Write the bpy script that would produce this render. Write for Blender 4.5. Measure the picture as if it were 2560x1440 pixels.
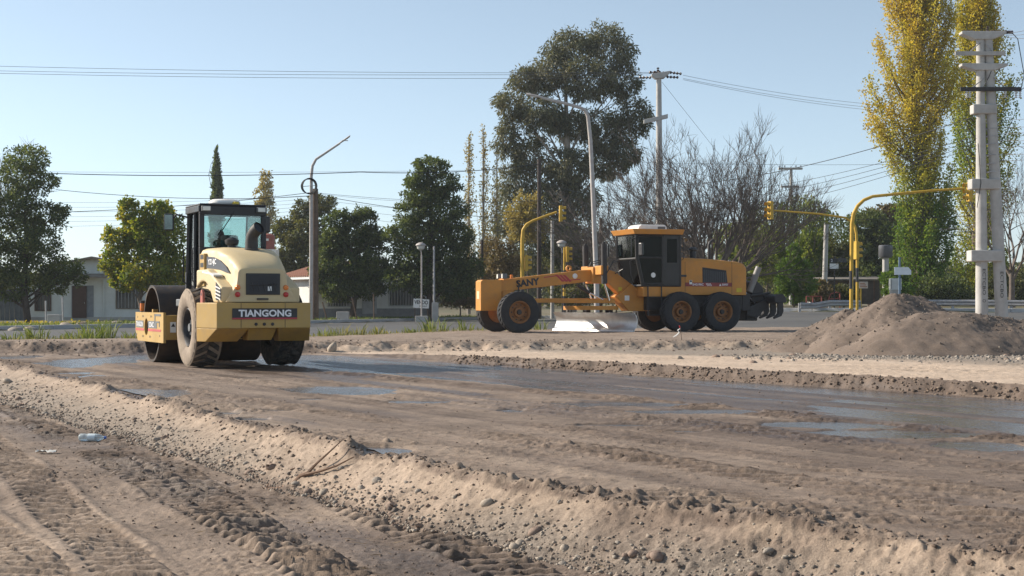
import bpy, bmesh, math, random
import numpy as np
from mathutils import Matrix, Vector, Euler

for o in list(bpy.data.objects): bpy.data.objects.remove(o)
SC = bpy.context.scene
COL = SC.collection
R = math.radians
# ------------------------------------------------------------------ camera
F = 3556.0            # focal length in photograph pixels (50 mm on 36 mm)
CAMZ = 1.2            # camera height above the compacted pad (z = 0)
HOR = 757.0
cam_d = bpy.data.cameras.new('camera')
cam_d.lens = 50.0; cam_d.sensor_width = 36.0; cam_d.sensor_fit = 'HORIZONTAL'
cam_d.shift_y = (HOR - 720.0) / 2560.0
cam_d.clip_start = 0.1; cam_d.clip_end = 3000
cam = bpy.data.objects.new('camera', cam_d); COL.objects.link(cam)
cam.location = (0, 0, CAMZ); cam.rotation_euler = (R(90), 0, 0)
SC.camera = cam
# ------------------------------------------------------------------ sky, sun, exposure
SUN_EL, SUN_AZ = 30.0, 288.0     # azimuth clockwise from +Y
world = bpy.data.worlds.new('World'); SC.world = world; world.use_nodes = True
wn = world.node_tree; wn.nodes.clear()
sky = wn.nodes.new('ShaderNodeTexSky'); sky.sky_type = 'NISHITA'; sky.sun_disc = False
sky.sun_elevation = R(SUN_EL); sky.sun_rotation = R(SUN_AZ)
sky.altitude = 1500; sky.air_density = 0.9; sky.dust_density = 1.1; sky.ozone_density = 3.0
bg = wn.nodes.new('ShaderNodeBackground'); bg.inputs[1].default_value = 0.112
wo = wn.nodes.new('ShaderNodeOutputWorld')
hs = wn.nodes.new('ShaderNodeHueSaturation'); hs.inputs['Saturation'].default_value = 0.66; hs.inputs['Hue'].default_value = 0.485
wn.links.new(sky.outputs[0], hs.inputs['Color']); wn.links.new(hs.outputs[0], bg.inputs[0]); wn.links.new(bg.outputs[0], wo.inputs[0])
sl = bpy.data.lights.new('sun', 'SUN'); sl.energy = 5.0; sl.angle = R(0.53); sl.color = (1.0, 0.90, 0.76)
sun = bpy.data.objects.new('sun', sl); COL.objects.link(sun)
ts = Vector((math.sin(R(SUN_AZ))*math.cos(R(SUN_EL)), math.cos(R(SUN_AZ))*math.cos(R(SUN_EL)), math.sin(R(SUN_EL))))
sun.rotation_euler = ts.to_track_quat('Z', 'Y').to_euler(); sun.location = (-60, 10, 60)
SC.view_settings.view_transform = 'Standard'; SC.view_settings.look = 'None'
SC.view_settings.gamma = 1.0; SC.view_settings.exposure = 0.52
SC.view_settings.use_curve_mapping = False
SC.render.engine = 'CYCLES'
SC.render.resolution_x = 1024; SC.render.resolution_y = 576

# ------------------------------------------------------------------ helpers
def at(px, py, Y):
    """point at depth Y seen at photograph pixel (px, py)"""
    return Vector(((px-1280.0)/F*Y, Y, CAMZ-(py-HOR)/F*Y))

def tag(o, label=None, cat=None, group=None, kind=None):
    if label: o['label'] = label
    if cat: o['category'] = cat
    if group: o['group'] = group
    if kind: o['kind'] = kind
    return o

def thing(name, label, cat, loc=(0,0,0), rotz=0.0, group=None):
    o = bpy.data.objects.new(name, None); COL.objects.link(o)
    o.empty_display_size = 0.3
    o.location = loc; o.rotation_euler = (0, 0, rotz)
    return tag(o, label, cat, group)

def link_mesh(name, me, mat, parent=None, smooth=False, bevel=0.0, sharp=None):
    if mat is not None:
        for m in (mat if isinstance(mat, (list, tuple)) else [mat]): me.materials.append(m)
    if smooth:
        me.polygons.foreach_set('use_smooth', np.ones(len(me.polygons), bool))
        if sharp: me.set_sharp_from_angle(angle=R(sharp))
    o = bpy.data.objects.new(name, me); COL.objects.link(o)
    if parent is not None: o.parent = parent
    if bevel:
        b = o.modifiers.new('bevel', 'BEVEL'); b.width = bevel; b.segments = 2
        b.limit_method = 'ANGLE'; b.angle_limit = R(35)
    return o

class MB:
    def __init__(s): s.v = []; s.f = []
    def add(s, vs, fs):
        n = len(s.v); s.v += [tuple(p) for p in vs]; s.f += [tuple(i+n for i in f) for f in fs]; return s
    def box(s, x0, x1, y0, y1, z0, z1):
        return s.add([(x0,y0,z0),(x1,y0,z0),(x1,y1,z0),(x0,y1,z0),(x0,y0,z1),(x1,y0,z1),(x1,y1,z1),(x0,y1,z1)],
                     [(3,2,1,0),(4,5,6,7),(0,1,5,4),(1,2,6,5),(2,3,7,6),(3,0,4,7)])
    def obox(s, c, size, rot=None):
        hx, hy, hz = size[0]/2, size[1]/2, size[2]/2
        M = rot if rot is not None else Matrix.Identity(3)
        c = Vector(c)
        vs = [c + M @ Vector(p) for p in [(-hx,-hy,-hz),(hx,-hy,-hz),(hx,hy,-hz),(-hx,hy,-hz),(-hx,-hy,hz),(hx,-hy,hz),(hx,hy,hz),(-hx,hy,hz)]]
        return s.add(vs, [(3,2,1,0),(4,5,6,7),(0,1,5,4),(1,2,6,5),(2,3,7,6),(3,0,4,7)])
    def prism(s, poly, axis, a, b):
        n = len(poly)
        def P(p, t):
            return {'y': (p[0], t, p[1]), 'x': (t, p[0], p[1]), 'z': (p[0], p[1], t)}[axis]
        vs = [P(p, a) for p in poly] + [P(p, b) for p in poly]
        fs = [tuple(range(n-1, -1, -1)), tuple(range(n, 2*n))] + [(i, (i+1) % n, n+(i+1) % n, n+i) for i in range(n)]
        return s.add(vs, fs)
    def hexa(s, bottom, top):
        return s.add(list(bottom)+list(top), [(3,2,1,0),(4,5,6,7),(0,1,5,4),(1,2,6,5),(2,3,7,6),(3,0,4,7)])
    def tube(s, pts, r, n=8, caps=True):
        pts = [Vector(p) for p in pts]
        rs = r if isinstance(r, (list, tuple)) else [r]*len(pts)
        T = []
        for i in range(len(pts)):
            d = pts[min(i+1, len(pts)-1)] - pts[max(i-1, 0)]
            T.append(d.normalized() if d.length > 1e-9 else Vector((0,0,1)))
        up = Vector((0,0,1)) if abs(T[0].z) < .9 else Vector((1,0,0))
        u = T[0].cross(up).normalized()
        vs = []
        for i, p in enumerate(pts):
            u = (u - T[i]*u.dot(T[i]))
            u = u.normalized() if u.length > 1e-6 else T[i].orthogonal().normalized()
            w = T[i].cross(u)
            for k in range(n):
                a = 2*math.pi*k/n
                vs.append(p + (u*math.cos(a) + w*math.sin(a))*rs[i])
        fs = []
        for i in range(len(pts)-1):
            for k in range(n):
                fs.append((i*n+k, i*n+(k+1) % n, (i+1)*n+(k+1) % n, (i+1)*n+k))
        if caps:
            fs.append(tuple(range(n-1, -1, -1))); fs.append(tuple((len(pts)-1)*n+k for k in range(n)))
        return s.add(vs, fs)
    def lathe(s, prof, o=(0,0,0), axis='z', n=24, a0=0, cap=False):
        o = Vector(o); vs = []
        for (r, h) in prof:
            for k in range(n):
                a = a0 + 2*math.pi*k/n; c, q = r*math.cos(a), r*math.sin(a)
                p = {'z': (c, q, h), 'y': (c, h, q), 'x': (h, c, q)}[axis]
                vs.append(o + Vector(p))
        fs = []
        for i in range(len(prof)-1):
            for k in range(n):
                fs.append((i*n+k, i*n+(k+1) % n, (i+1)*n+(k+1) % n, (i+1)*n+k))
        if cap:
            fs.append(tuple(range(n-1, -1, -1))); fs.append(tuple((len(prof)-1)*n+k for k in range(n)))
        return s.add(vs, fs)
    def ell(s, c, r, n=12, m=8):
        c = Vector(c); vs = []; fs = []
        for i in range(m+1):
            th = math.pi*i/m
            for k in range(n):
                a = 2*math.pi*k/n
                vs.append(c + Vector((r[0]*math.sin(th)*math.cos(a), r[1]*math.sin(th)*math.sin(a), r[2]*math.cos(th))))
        for i in range(m):
            for k in range(n): fs.append((i*n+k, (i+1)*n+k, (i+1)*n+(k+1) % n, i*n+(k+1) % n))
        return s.add(vs, fs)
    def loft(s, sections, cap=True):
        n = len(sections[0]); vs = [p for sec in sections for p in sec]; fs = []
        for i in range(len(sections)-1):
            for k in range(n): fs.append((i*n+k, i*n+(k+1) % n, (i+1)*n+(k+1) % n, (i+1)*n+k))
        if cap: fs.append(tuple(range(n-1, -1, -1))); fs.append(tuple((len(sections)-1)*n+k for k in range(n)))
        return s.add(vs, fs)
    def build(s, name, mat, parent=None, smooth=False, bevel=0.0, sharp=40):
        me = bpy.data.meshes.new(name); me.from_pydata(s.v, [], s.f)
        bm = bmesh.new(); bm.from_mesh(me); bmesh.ops.recalc_face_normals(bm, faces=bm.faces); bm.to_mesh(me); bm.free()
        return link_mesh(name, me, mat, parent, smooth, bevel, sharp)

def np_mesh(name, V, Q, attrs=None, face_attrs=None):
    """numpy verts (N,3) and quads/tris (M,k) into a mesh"""
    me = bpy.data.meshes.new(name)
    k = Q.shape[1]
    me.vertices.add(len(V)); me.vertices.foreach_set('co', np.ascontiguousarray(V, np.float32).ravel())
    me.loops.add(len(Q)*k); me.loops.foreach_set('vertex_index', np.ascontiguousarray(Q, np.int32).ravel())
    me.polygons.add(len(Q)); me.polygons.foreach_set('loop_start', np.arange(0, len(Q)*k, k, dtype=np.int32))
    for nm, a in (attrs or {}).items():
        at_ = me.attributes.new(nm, 'FLOAT', 'POINT'); at_.data.foreach_set('value', np.ascontiguousarray(a, np.float32))
    for nm, a in (face_attrs or {}).items():
        at_ = me.attributes.new(nm, 'FLOAT', 'FACE'); at_.data.foreach_set('value', np.ascontiguousarray(a, np.float32))
    me.update(calc_edges=True); me.validate()
    return me

def grid_quads(nr, nc):
    i = np.arange(nr-1)[:, None]*nc + np.arange(nc-1)[None, :]
    return np.stack([i, i+1, i+nc+1, i+nc], -1).reshape(-1, 4)

def text_part(body, c, right, up, height, mat, parent, name='lettering', depth=0.003, bold=0.0, width=None, shear=0.0):
    cu = bpy.data.curves.new('t', 'FONT'); cu.body = body; cu.size = 1.0; cu.align_x = 'CENTER'; cu.align_y = 'CENTER'
    cu.offset = bold; cu.shear = shear; cu.resolution_u = 3
    ob = bpy.data.objects.new('t', cu); COL.objects.link(ob)
    dg = bpy.context.evaluated_depsgraph_get()
    me = bpy.data.meshes.new_from_object(ob.evaluated_get(dg))
    bpy.data.objects.remove(ob); bpy.data.curves.remove(cu)
    n = len(me.vertices); co = np.empty(n*3, np.float32); me.vertices.foreach_get('co', co); co = co.reshape(-1, 3)
    mn, mx = co.min(0), co.max(0); ctr = (mn+mx)/2; sy = height/(mx[1]-mn[1])
    sx = sy if width is None else width/(mx[0]-mn[0])
    right = Vector(right).normalized(); up = Vector(up).normalized(); nr = right.cross(up)
    c = Vector(c)
    P = np.outer((co[:, 0]-ctr[0])*sx, right) + np.outer((co[:, 1]-ctr[1])*sy, up) + np.array(c + nr*depth)
    me.vertices.foreach_set('co', P.astype(np.float32).ravel()); me.update()
    me.materials.clear()
    return link_mesh(name, me, mat, parent)

def copy_tree(o, parent=None):
    c = o.copy(); COL.objects.link(c)
    if parent is not None: c.parent = parent
    for ch in list(o.children): copy_tree(ch, c)
    return c

# ------------------------------------------------------------------ noise on arrays
def _hash(ix, iy, seed):
    h = (ix.astype(np.int64)*374761393 + iy.astype(np.int64)*668265263 + seed*974634777) & 0xffffffff
    h = ((h ^ (h >> 13))*1274126177) & 0xffffffff
    h = h ^ (h >> 16)
    return (h & 0xffff)/65535.0
def vn(x, y, seed=0):
    x = np.asarray(x, float); y = np.asarray(y, float)
    ix = np.floor(x); iy = np.floor(y); fx = x-ix; fy = y-iy
    fx = fx*fx*fx*(fx*(fx*6-15)+10); fy = fy*fy*fy*(fy*(fy*6-15)+10)
    a = _hash(ix, iy, seed); b = _hash(ix+1, iy, seed); c = _hash(ix, iy+1, seed); d = _hash(ix+1, iy+1, seed)
    return (a*(1-fx)+b*fx)*(1-fy) + (c*(1-fx)+d*fx)*fy
def fbm(x, y, seed=0, oct=4, gain=.5):
    s = 0; a = 1; t = 0
    for i in range(oct):
        s = s + a*vn(x*2**i, y*2**i, seed+i*17); t += a; a *= gain
    return s/t
def ss(a, b, x):
    t = np.clip((x-a)/(b-a), 0, 1); return t*t*(3-2*t)

# ------------------------------------------------------------------ materials
def new_mat(name):
    m = bpy.data.materials.new(name); m.use_nodes = True
    nt = m.node_tree; b = nt.nodes['Principled BSDF']
    return m, nt, b
def N(nt, t, **kw):
    n = nt.nodes.new(t)
    for k, v in kw.items(): setattr(n, k, v)
    return n
def mixc(nt, fac, a, b, blend='MIX'):
    n = N(nt, 'ShaderNodeMix', data_type='RGBA', blend_type=blend)
    for sock, val in ((n.inputs[0], fac), (n.inputs[6], a), (n.inputs[7], b)):
        if hasattr(val, 'is_linked'): nt.links.new(val, sock)
        elif isinstance(val, (int, float)): sock.default_value = val
        else: sock.default_value = (*val[:3], 1)
    return n.outputs[2]
def ramp(nt, src, stops):
    r = N(nt, 'ShaderNodeValToRGB'); e = r.color_ramp.elements
    while len(e) < len(stops): e.new(0.5)
    for el, (p, c) in zip(e, stops):
        el.position = p; el.color = (*(c if isinstance(c, (tuple, list)) else (c, c, c)), 1)
    nt.links.new(src, r.inputs[0]); return r.outputs[0]
def noise(nt, scale, detail=4, rough=.55, coord='Object', vec=None):
    n = N(nt, 'ShaderNodeTexNoise'); n.inputs['Scale'].default_value = scale; n.inputs['Detail'].default_value = detail
    n.inputs['Roughness'].default_value = rough
    if vec is None:
        tc = N(nt, 'ShaderNodeTexCoord'); vec = tc.outputs[coord]
    nt.links.new(vec, n.inputs['Vector']); return n.outputs[0]
def bump(nt, b, h, strength=.3, dist=.02):
    n = N(nt, 'ShaderNodeBump'); n.inputs['Strength'].default_value = strength; n.inputs['Distance'].default_value = dist
    nt.links.new(h, n.inputs['Height'])
    nt.links.new(n.outputs[0], b.inputs['Normal']); return n
MATS = {}
def mat(name, col, rough=.6, metal=0.0, var=.18, scale=3.0, dust=0.0, dustcol=(.34,.27,.2), bmp=0.0, bscale=40, spec=None):
    if name in MATS: return MATS[name]
    m, nt, b = new_mat(name)
    n1 = noise(nt, scale, 5, .6)
    lo = tuple(c*(1-var) for c in col); hi = tuple(min(1, c*(1+var)) for c in col)
    c = ramp(nt, n1, [(.3, lo), (.7, hi)])
    if dust:
        n2 = noise(nt, scale*2.3+1.1, 6, .68)
        f = ramp(nt, n2, [(.42, 0.0), (.75, dust)])
        c = mixc(nt, f, c, dustcol)
        rr = ramp(nt, n2, [(.4, rough), (.75, min(1, rough+.35))]); nt.links.new(rr, b.inputs['Roughness'])
    else: b.inputs['Roughness'].default_value = rough
    nt.links.new(c, b.inputs['Base Color']); b.inputs['Metallic'].default_value = metal
    if spec is not None: b.inputs['Specular IOR Level'].default_value = spec
    if bmp: bump(nt, b, noise(nt, bscale, 4), bmp, .01)
    MATS[name] = m; return m

def leaf_mat(name, stops, transl=.35, rough=.6):
    """stops: colours spread over the per-leaf random value"""
    m, nt, b = new_mat(name); nt.nodes.remove(b)
    a = N(nt, 'ShaderNodeAttribute', attribute_name='rnd')
    k = len(stops); c = ramp(nt, a.outputs['Fac'], [((i+.5)/k, s) for i, s in enumerate(stops)])
    d = N(nt, 'ShaderNodeBsdfPrincipled'); d.inputs['Roughness'].default_value = rough
    d.inputs['Specular IOR Level'].default_value = .35
    t = N(nt, 'ShaderNodeBsdfTranslucent'); mx = N(nt, 'ShaderNodeMixShader'); mx.inputs[0].default_value = transl
    c2 = mixc(nt, 1.0, c, (1.25, 1.15, .55), 'MULTIPLY')
    nt.links.new(c, d.inputs['Base Color']); nt.links.new(c2, t.inputs['Color'])
    nt.links.new(d.outputs[0], mx.inputs[1]); nt.links.new(t.outputs[0], mx.inputs[2])
    nt.links.new(mx.outputs[0], nt.nodes['Material Output'].inputs['Surface'])
    return m

def glass_mat(name, tint, refl=.12, ior=1.45):
    m, nt, b = new_mat(name); nt.nodes.remove(b)
    t = N(nt, 'ShaderNodeBsdfTransparent'); t.inputs[0].default_value = (*tint, 1)
    g = N(nt, 'ShaderNodeBsdfGlossy'); g.inputs['Roughness'].default_value = .05
    fr = N(nt, 'ShaderNodeFresnel'); fr.inputs[0].default_value = ior
    ad = N(nt, 'ShaderNodeMath', operation='ADD'); ad.inputs[1].default_value = refl*.3
    mx = N(nt, 'ShaderNodeMixShader')
    nt.links.new(fr.outputs[0], ad.inputs[0]); nt.links.new(ad.outputs[0], mx.inputs[0])
    nt.links.new(t.outputs[0], mx.inputs[1]); nt.links.new(g.outputs[0], mx.inputs[2])
    nt.links.new(mx.outputs[0], nt.nodes['Material Output'].inputs['Surface'])
    return m
# ================================================================== GROUND
_crY = np.array([3, 4, 5, 6.6, 7.3, 8.3, 9.5, 11.1, 15.1, 20, 27.5, 40, 70])
_crX = np.array([7.2, 5.6, 4.2, 2.37, 1.68, .75, -.21, -1.19, -3.3, -5.9, -9.9, -16.5, -32.5])
def crestX(Y): return np.interp(Y, _crY, _crX) + .12*(fbm(Y*.9, Y*0+3.3, 5, 2)-.5) + .07*(vn(Y*3.1, Y*0, 6)-.5)
def roadNear(X): return np.interp(X, [-60, -40, -15.5, -1.86, 11.3, 20, 60], [18, 29, 43, 50.8, 57, 57.5, 52])
def bankY(X): return np.interp(X, [-40, -10, -5, 0, 6, 10, 30], [33, 32.7, 33.3, 35.2, 35.6, 36, 40])
def shelfX(Y): return np.interp(Y, [3, 10, 14, 17.6, 22.7, 27.5, 31, 34, 60], [15, 12, 8.9, 6.3, 2.68, -.54, -2.9, -5.2, -25])
TR_FG = [([7.8, 13], [.05, -2.35]), ([7.8, 14.3], [-2.08, -5.15]), ([7.8, 12.0], [-1.05, -2.77]), ([7.8, 9.3], [-2.62, -3.45]), ([6, 14.5], [-.1, -4.3])]
TR_PAD = [([12.3, 16.9, 24.7], [4.4, 1.8, -3.47], 1.0), ([10.3, 14, 17.6, 24], [3.75, 1.65, -1.3, -5.6], .55), ([7.7, 9.4, 12, 16], [2.8, 1.9, .3, -2.4], .8), ([9.0, 13, 18, 26], [4.4, 2.4, -.6, -6.2], .5), ([8.4, 11, 15, 22], [3.2, 1.9, -.6, -4.6], .4)]
# puddles: (px, py, half-width px, half-height px)
PUD = [(875,975,130,9),(930,984,70,5),(1080,1006,85,5),(955,1131,75,11),(370,985,110,12),(330,978,60,6),(170,946,60,7),(640,1050,45,5),(1280,1029,45,5),
       (240,902,120,10),(330,896,90,16),(60,893,60,5),(150,935,70,4),(420,990,60,10),(560,1035,60,5),(2260,1087,330,10),(2080,1064,180,9),(2450,1118,130,14),
       (1550,1012,190,6),(1750,1030,170,7),(1560,1065,120,3),(1700,1080,90,3),(700,1028,60,3),(840,930,60,4),(770,1000,50,3)]

def ground_fields(X, Y, fine=True):
    Z = np.zeros_like(X); wet = np.zeros_like(X); dry = np.zeros_like(X); grav = np.zeros_like(X)
    Xc = crestX(Y); m = (np.interp(Y+.3, _crY, _crX)-np.interp(Y-.3, _crY, _crX))/.6
    d = (X-Xc)/np.sqrt(1+m*m)
    w = np.interp(Y, [6, 10, 15, 21, 30], [.52, .46, .58, .95, 1.2])*(1+.25*(fbm(Y*.6+9, Y*0, 8, 2)-.5))
    t = np.clip((d+w)/w, 0, 1)
    low = fbm(X*.5, Y*.5, 11, 3)-.5
    mid = fbm(X*2.1, Y*2.1, 21, 3)-.5
    fin = fbm(X*9, Y*9, 31, 3)-.5
    crumb = np.clip(fbm(X*17, Y*17, 41, 2)-.58, 0, 1)*1.2
    grit = fbm(X*26, Y*26, 43, 2)-.5
    lump = np.clip(vn(X*23, Y*23, 45)-.5, 0, 1)*ss(.48, .66, fbm(X*1.3, Y*.9, 47, 3))
    padside = ss(-.03, .03, d)
    # ---- foreground floor and slope
    zf = -.30 + .05*low + .022*mid + .012*fin + .014*grit + .035*lump
    for ty, tx in TR_FG:
        tx_ = np.interp(Y, ty, tx); s_ = (tx[-1]-tx[0])/(ty[-1]-ty[0])
        ext = np.where(Y > ty[-1], (Y-ty[-1])*s_, np.where(Y < ty[0], (Y-ty[0])*s_, 0))
        k = math.sqrt(1+s_*s_); c = (X-tx_-ext+.08*(vn(Y*.7, Y*0, 77)-.5))/k
        along = Y*k + .12*(vn(X*2, Y*2, 51)-.5)
        a = np.abs(c); msk = (1-ss(.17, .22, a))*ss(.28, .5, fbm(X*.8+tx[0], Y*.45, 61, 2)+.06)
        lug = np.sin(2*math.pi*(along/.17 + c*(.5 if tx[0] < -1.5 else -.9) + .14*vn(X*3, Y*3, 67)))
        lug = ss(-.35, .35, lug)
        zf = zf + msk*(-.036 + .058*lug*(.5+.8*vn(X*2.5, Y*2.5, 63)) + .008*grit) + .022*np.exp(-((a-.24)/.05)**2)*ss(.3, .6, vn(X*.8, Y*.9, 65))
    zs = -.30 + .30*t**.92
    zs = zs + (t > 0)*(t < 1)*(.05*lump*ss(.46, .56, fbm(X*.95, Y*.95, 153, 3)) + .02*mid + .012*fin + .03*crumb + .012*grit + .028*(fbm(Y*11*np.sqrt(1+m*m), d*2.2, 49, 3)-.5))
    lip = np.exp(-((d-.06)/.13)**2)*(.05*np.clip(mid*3+.4, 0, 1) + .05*crumb + .05*np.clip(fbm(X*4.5, Y*4.5, 71, 2)-.5, 0, 1))
    z0 = np.where(t <= 0, zf, zs)
    blend = np.exp(-((d+w)/.1)**2); z0 = z0 + .012*blend
    # ---- pad
    zp = .014 + .008*low + .005*(fbm(X*1.1, Y*1.1, 81, 2)-.5) + .003*fin + .03*crumb*ss(.5, .66, fbm(X*.9, Y*.55, 83, 2)) + .004*grit + .026*lump*ss(.5, .64, fbm(X*.5+3, Y*.7, 85, 2))
    for ty, tx, amp in TR_PAD:
        tx_ = np.interp(Y, ty, tx); s_ = (tx[-1]-tx[0])/(ty[-1]-ty[0])
        ext = np.where(Y > ty[-1], (Y-ty[-1])*s_, np.where(Y < ty[0], (Y-ty[0])*s_, 0))
        k = math.sqrt(1+s_*s_); c = (X-tx_-ext)/k; a = np.abs(c)
        msk = (1-ss(.2, .28, a))*ss(.3, .5, fbm(X*.4+tx[0], Y*.4, 91, 2)+.06)*amp
        lug = ss(.15, .4, np.sin(2*math.pi*(Y*k/.24 + c*1.6 + .22*vn(X*3, Y*3, 93))))
        zp = zp + msk*(-.008 + .033*lug*(.25+1.1*vn(X*3, Y*3, 94)) + .02*crumb + .006*grit)
    # edge of the pad near the crest broken up by lugs and clods
    near = np.exp(-((d-.35)/.4)**2)*ss(.4, .62, fbm(X*.7, Y*.7, 101, 2))
    zp = zp + near*(.03*ss(.0, .5, np.sin(2*math.pi*(Y*1.2/.2))) + .05*crumb - .012)
    # ---- puddles
    P = np.zeros_like(X)
    sa0 = X*.536-Y*.844; sc0 = X*.844+Y*.536
    lines = fbm(sa0*.12, sc0*3.2, 119, 3)
    zp = zp + .016*(lines-.5) + .02*np.clip(vn(sa0*.2, sc0*7, 121)-.72, 0, 1)
    sX = shelfX(Y); b1 = np.interp(Y, [8, 12.3, 16.9, 24.7, 33, 60], [6.6, 4.4, 1.8, -3.47, -9.0, -27])
    de = (X-sX)*.8
    sa_ = X*.536-Y*.844; sc_ = X*.844+Y*.536
    streak = fbm(sa_*.22, sc_*1.9, 117, 4)
    wob = .5*(fbm(X*.9, Y*.9, 111, 3)-.5) + .9*(streak-.5)
    P = np.maximum(P, ss(.1, .5, X-b1-.25+wob)*ss(-.05, .15, -de)*ss(33.2, 32.0, Y+wob)*np.clip(1.4-1.25*ss(.46, .62, streak), .2, 1))
    for (px, py, hw, hh) in PUD:
        Yc = F*CAMZ/(py-HOR); Xc_ = (px-1280)/F*Yc
        ry = max(.12, .5*(F*CAMZ/(py-hh-HOR)-F*CAMZ/(py+hh-HOR))); rx = hw/F*Yc
        q = np.sqrt(((X-Xc_)/rx)**2 + ((Y-Yc)/ry)**2) + .7*(fbm(X*2.2, Y*1.5, 115, 3)-.5) + 1.2*(streak-.5)
        P = np.maximum(P, 1-ss(.75, 1.1, q))
    zp = zp*(1-.75*P) - .022*P
    Z = z0*(1-padside) + zp*padside
    Z = Z + lip
    # ---- shelf on the far side of the puddle
    hsh = np.interp(Y, [10, 26, 28.5, 32, 36], [.17, .15, .11, .035, .02])
    e_n = .22*(fbm(X*1.6, Y*1.6, 121, 3)-.5) + .1*(vn(X*6, Y*6, 123)-.5)
    se = ss(0, .22, de+e_n)
    edge = np.exp(-((de+e_n-.16)/.18)**2)
    shz = hsh + .035*low + .012*mid + .008*fin + .008*grit + .025*lump
    rip = np.sin(2*math.pi*((Y+.42*X)/.55)+6*low)*.008*ss(.4, .7, fbm(X*.25, Y*.6, 125, 2))
    Z = np.where(de > -.4, Z*(1-se) + (shz+rip)*se, Z)
    Z = Z + edge*(de > -.4)*(.06*crumb + .04*np.clip(fbm(X*5, Y*5, 127, 2)-.45, 0, 1) + .02)*ss(.0, .05, hsh-.02)
    # tracks on the shelf
    for off, amp in ((2.4, .02), (3.1, .02), (5.2, .03), (5.9, .02)):
        a = np.abs(de-off-.1*low); lug = ss(-.1, .6, np.sin(2*math.pi*(Y*1.25/.28 + a*2)))
        Z = Z + (1-ss(.14, .2, a))*amp*(lug-.5)*ss(.35, .6, fbm(X*.4, Y*.4, 131, 2))
    # ---- bank up to the plateau under the grader
    Yb = bankY(X) + .9*(fbm(X*.55, Y*.2, 141, 3)-.5) + .35*(vn(X*2.3, Y*.8, 143)-.5)
    k = ss(0, 1, (Y-Yb)/1.05)
    Yr = roadNear(X)
    left = .29 - .23*np.clip((Y-34)/np.maximum(Yr-34, 1), 0, 1)
    right = .235 + .12*ss(12, 18, X)
    q = ss(-7, -1, X)
    pl = left*(1-q) + right*q + .025*low + .02*mid + .012*fin + .03*crumb + .04*lump
    ruts = np.zeros_like(X)
    for off in (-.9, .4, 1.6, 3.0, 4.4):
        ruts = ruts + np.exp(-((X-off-.35*(Y-35)-.3*low)/.25)**2)
    bk = k*(1-k)*4
    Z = Z*(1-k) + pl*k + bk*(.11*np.clip(mid*2+.1, -.4, 1) + .10*crumb + .05*fin - .05*np.clip(ruts, 0, 1))
    # ---- drops under the road
    g = ss(-.2, 1.4, Y-Yr); Z = Z*(1-g) - .35*g
    # ---- moisture / dryness / gravel
    slope_m = ((t > 0) & (t < 1.0)).astype(float)*(d < .05)
    dryslope = slope_m*ss(.05, .25, t)*(1-ss(.93, 1.04, t + .25*(fbm(X*2.5, Y*2.5, 151, 3)-.5)))
    patch = .8*ss(.48, .6, fbm(X*.95, Y*.95, 153, 3))*ss(5, 9.5, 18-Y)
    dry = np.maximum(dry, dryslope*.56*(1-.9*patch))
    fgd = (t <= 0)*(.2 + .7*(fbm(X*.5, Y*.35, 155, 3)-.38))
    toe = np.exp(-((d+w+.5)/.55)**2)*(t <= 0)
    fgd = fgd*(1-.95*toe*ss(.25, .55, fbm(X*.8, Y*.7, 157, 2)))
    dry = np.where(t <= 0, np.clip(fgd, 0, 1), dry)
    dry = np.maximum(dry, se*(de > -.4)*(1.0+.5*low)*(1-.9*edge)*ss(-.03, .2, de-.1))
    dry = np.where(k > .02, dry*(1-k) + k*np.clip(.25+.3*mid, 0, 1), dry)
    dry = np.where((padside > .5) & (de < 0) & (k < .02), np.clip(.12+.25*(fbm(X*.7, Y*.4, 159, 3)-.5)+.75*(lines-.5), 0, 1), dry)
    wet = padside*np.clip(1.2*P + .75*ss(.5, .7, streak)*ss(.3, .6, fbm(X*.3, Y*.3, 161, 2)) - .05 + .8*ss(-3.2, -.3, X-b1+1.2*(streak-.5))*ss(.42, .6, streak), 0, 1)*(1-se*(de > -.4))*(1-k)
    wet = np.maximum(wet, toe*.7*ss(.3, .55, fbm(X*1.5, Y*1.2, 167, 3)))
    wet = np.maximum(wet, edge*(de > -.4)*.45)
    wet = np.maximum(wet, np.exp(-((d-.1)/.16)**2)*.25*padside)
    grav = slope_m*(1-ss(.35, .9, t))*.7*ss(.35, .7, fbm(X*.6, Y*.6, 163, 2)+np.where(Y > 13, .2, 0))
    grav = np.maximum(grav, ss(4.2, 6.0, de+2*low)*(1-k)*.8*(de > 0))
    # the roller drum left a smooth dark strip
    return Z, np.clip(wet, 0, 1), np.clip(dry, 0, 1), np.clip(grav, 0, 1)
def gz(x, y):
    return float(ground_fields(np.array([float(x)]), np.array([float(y)]))[0][0])

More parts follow.
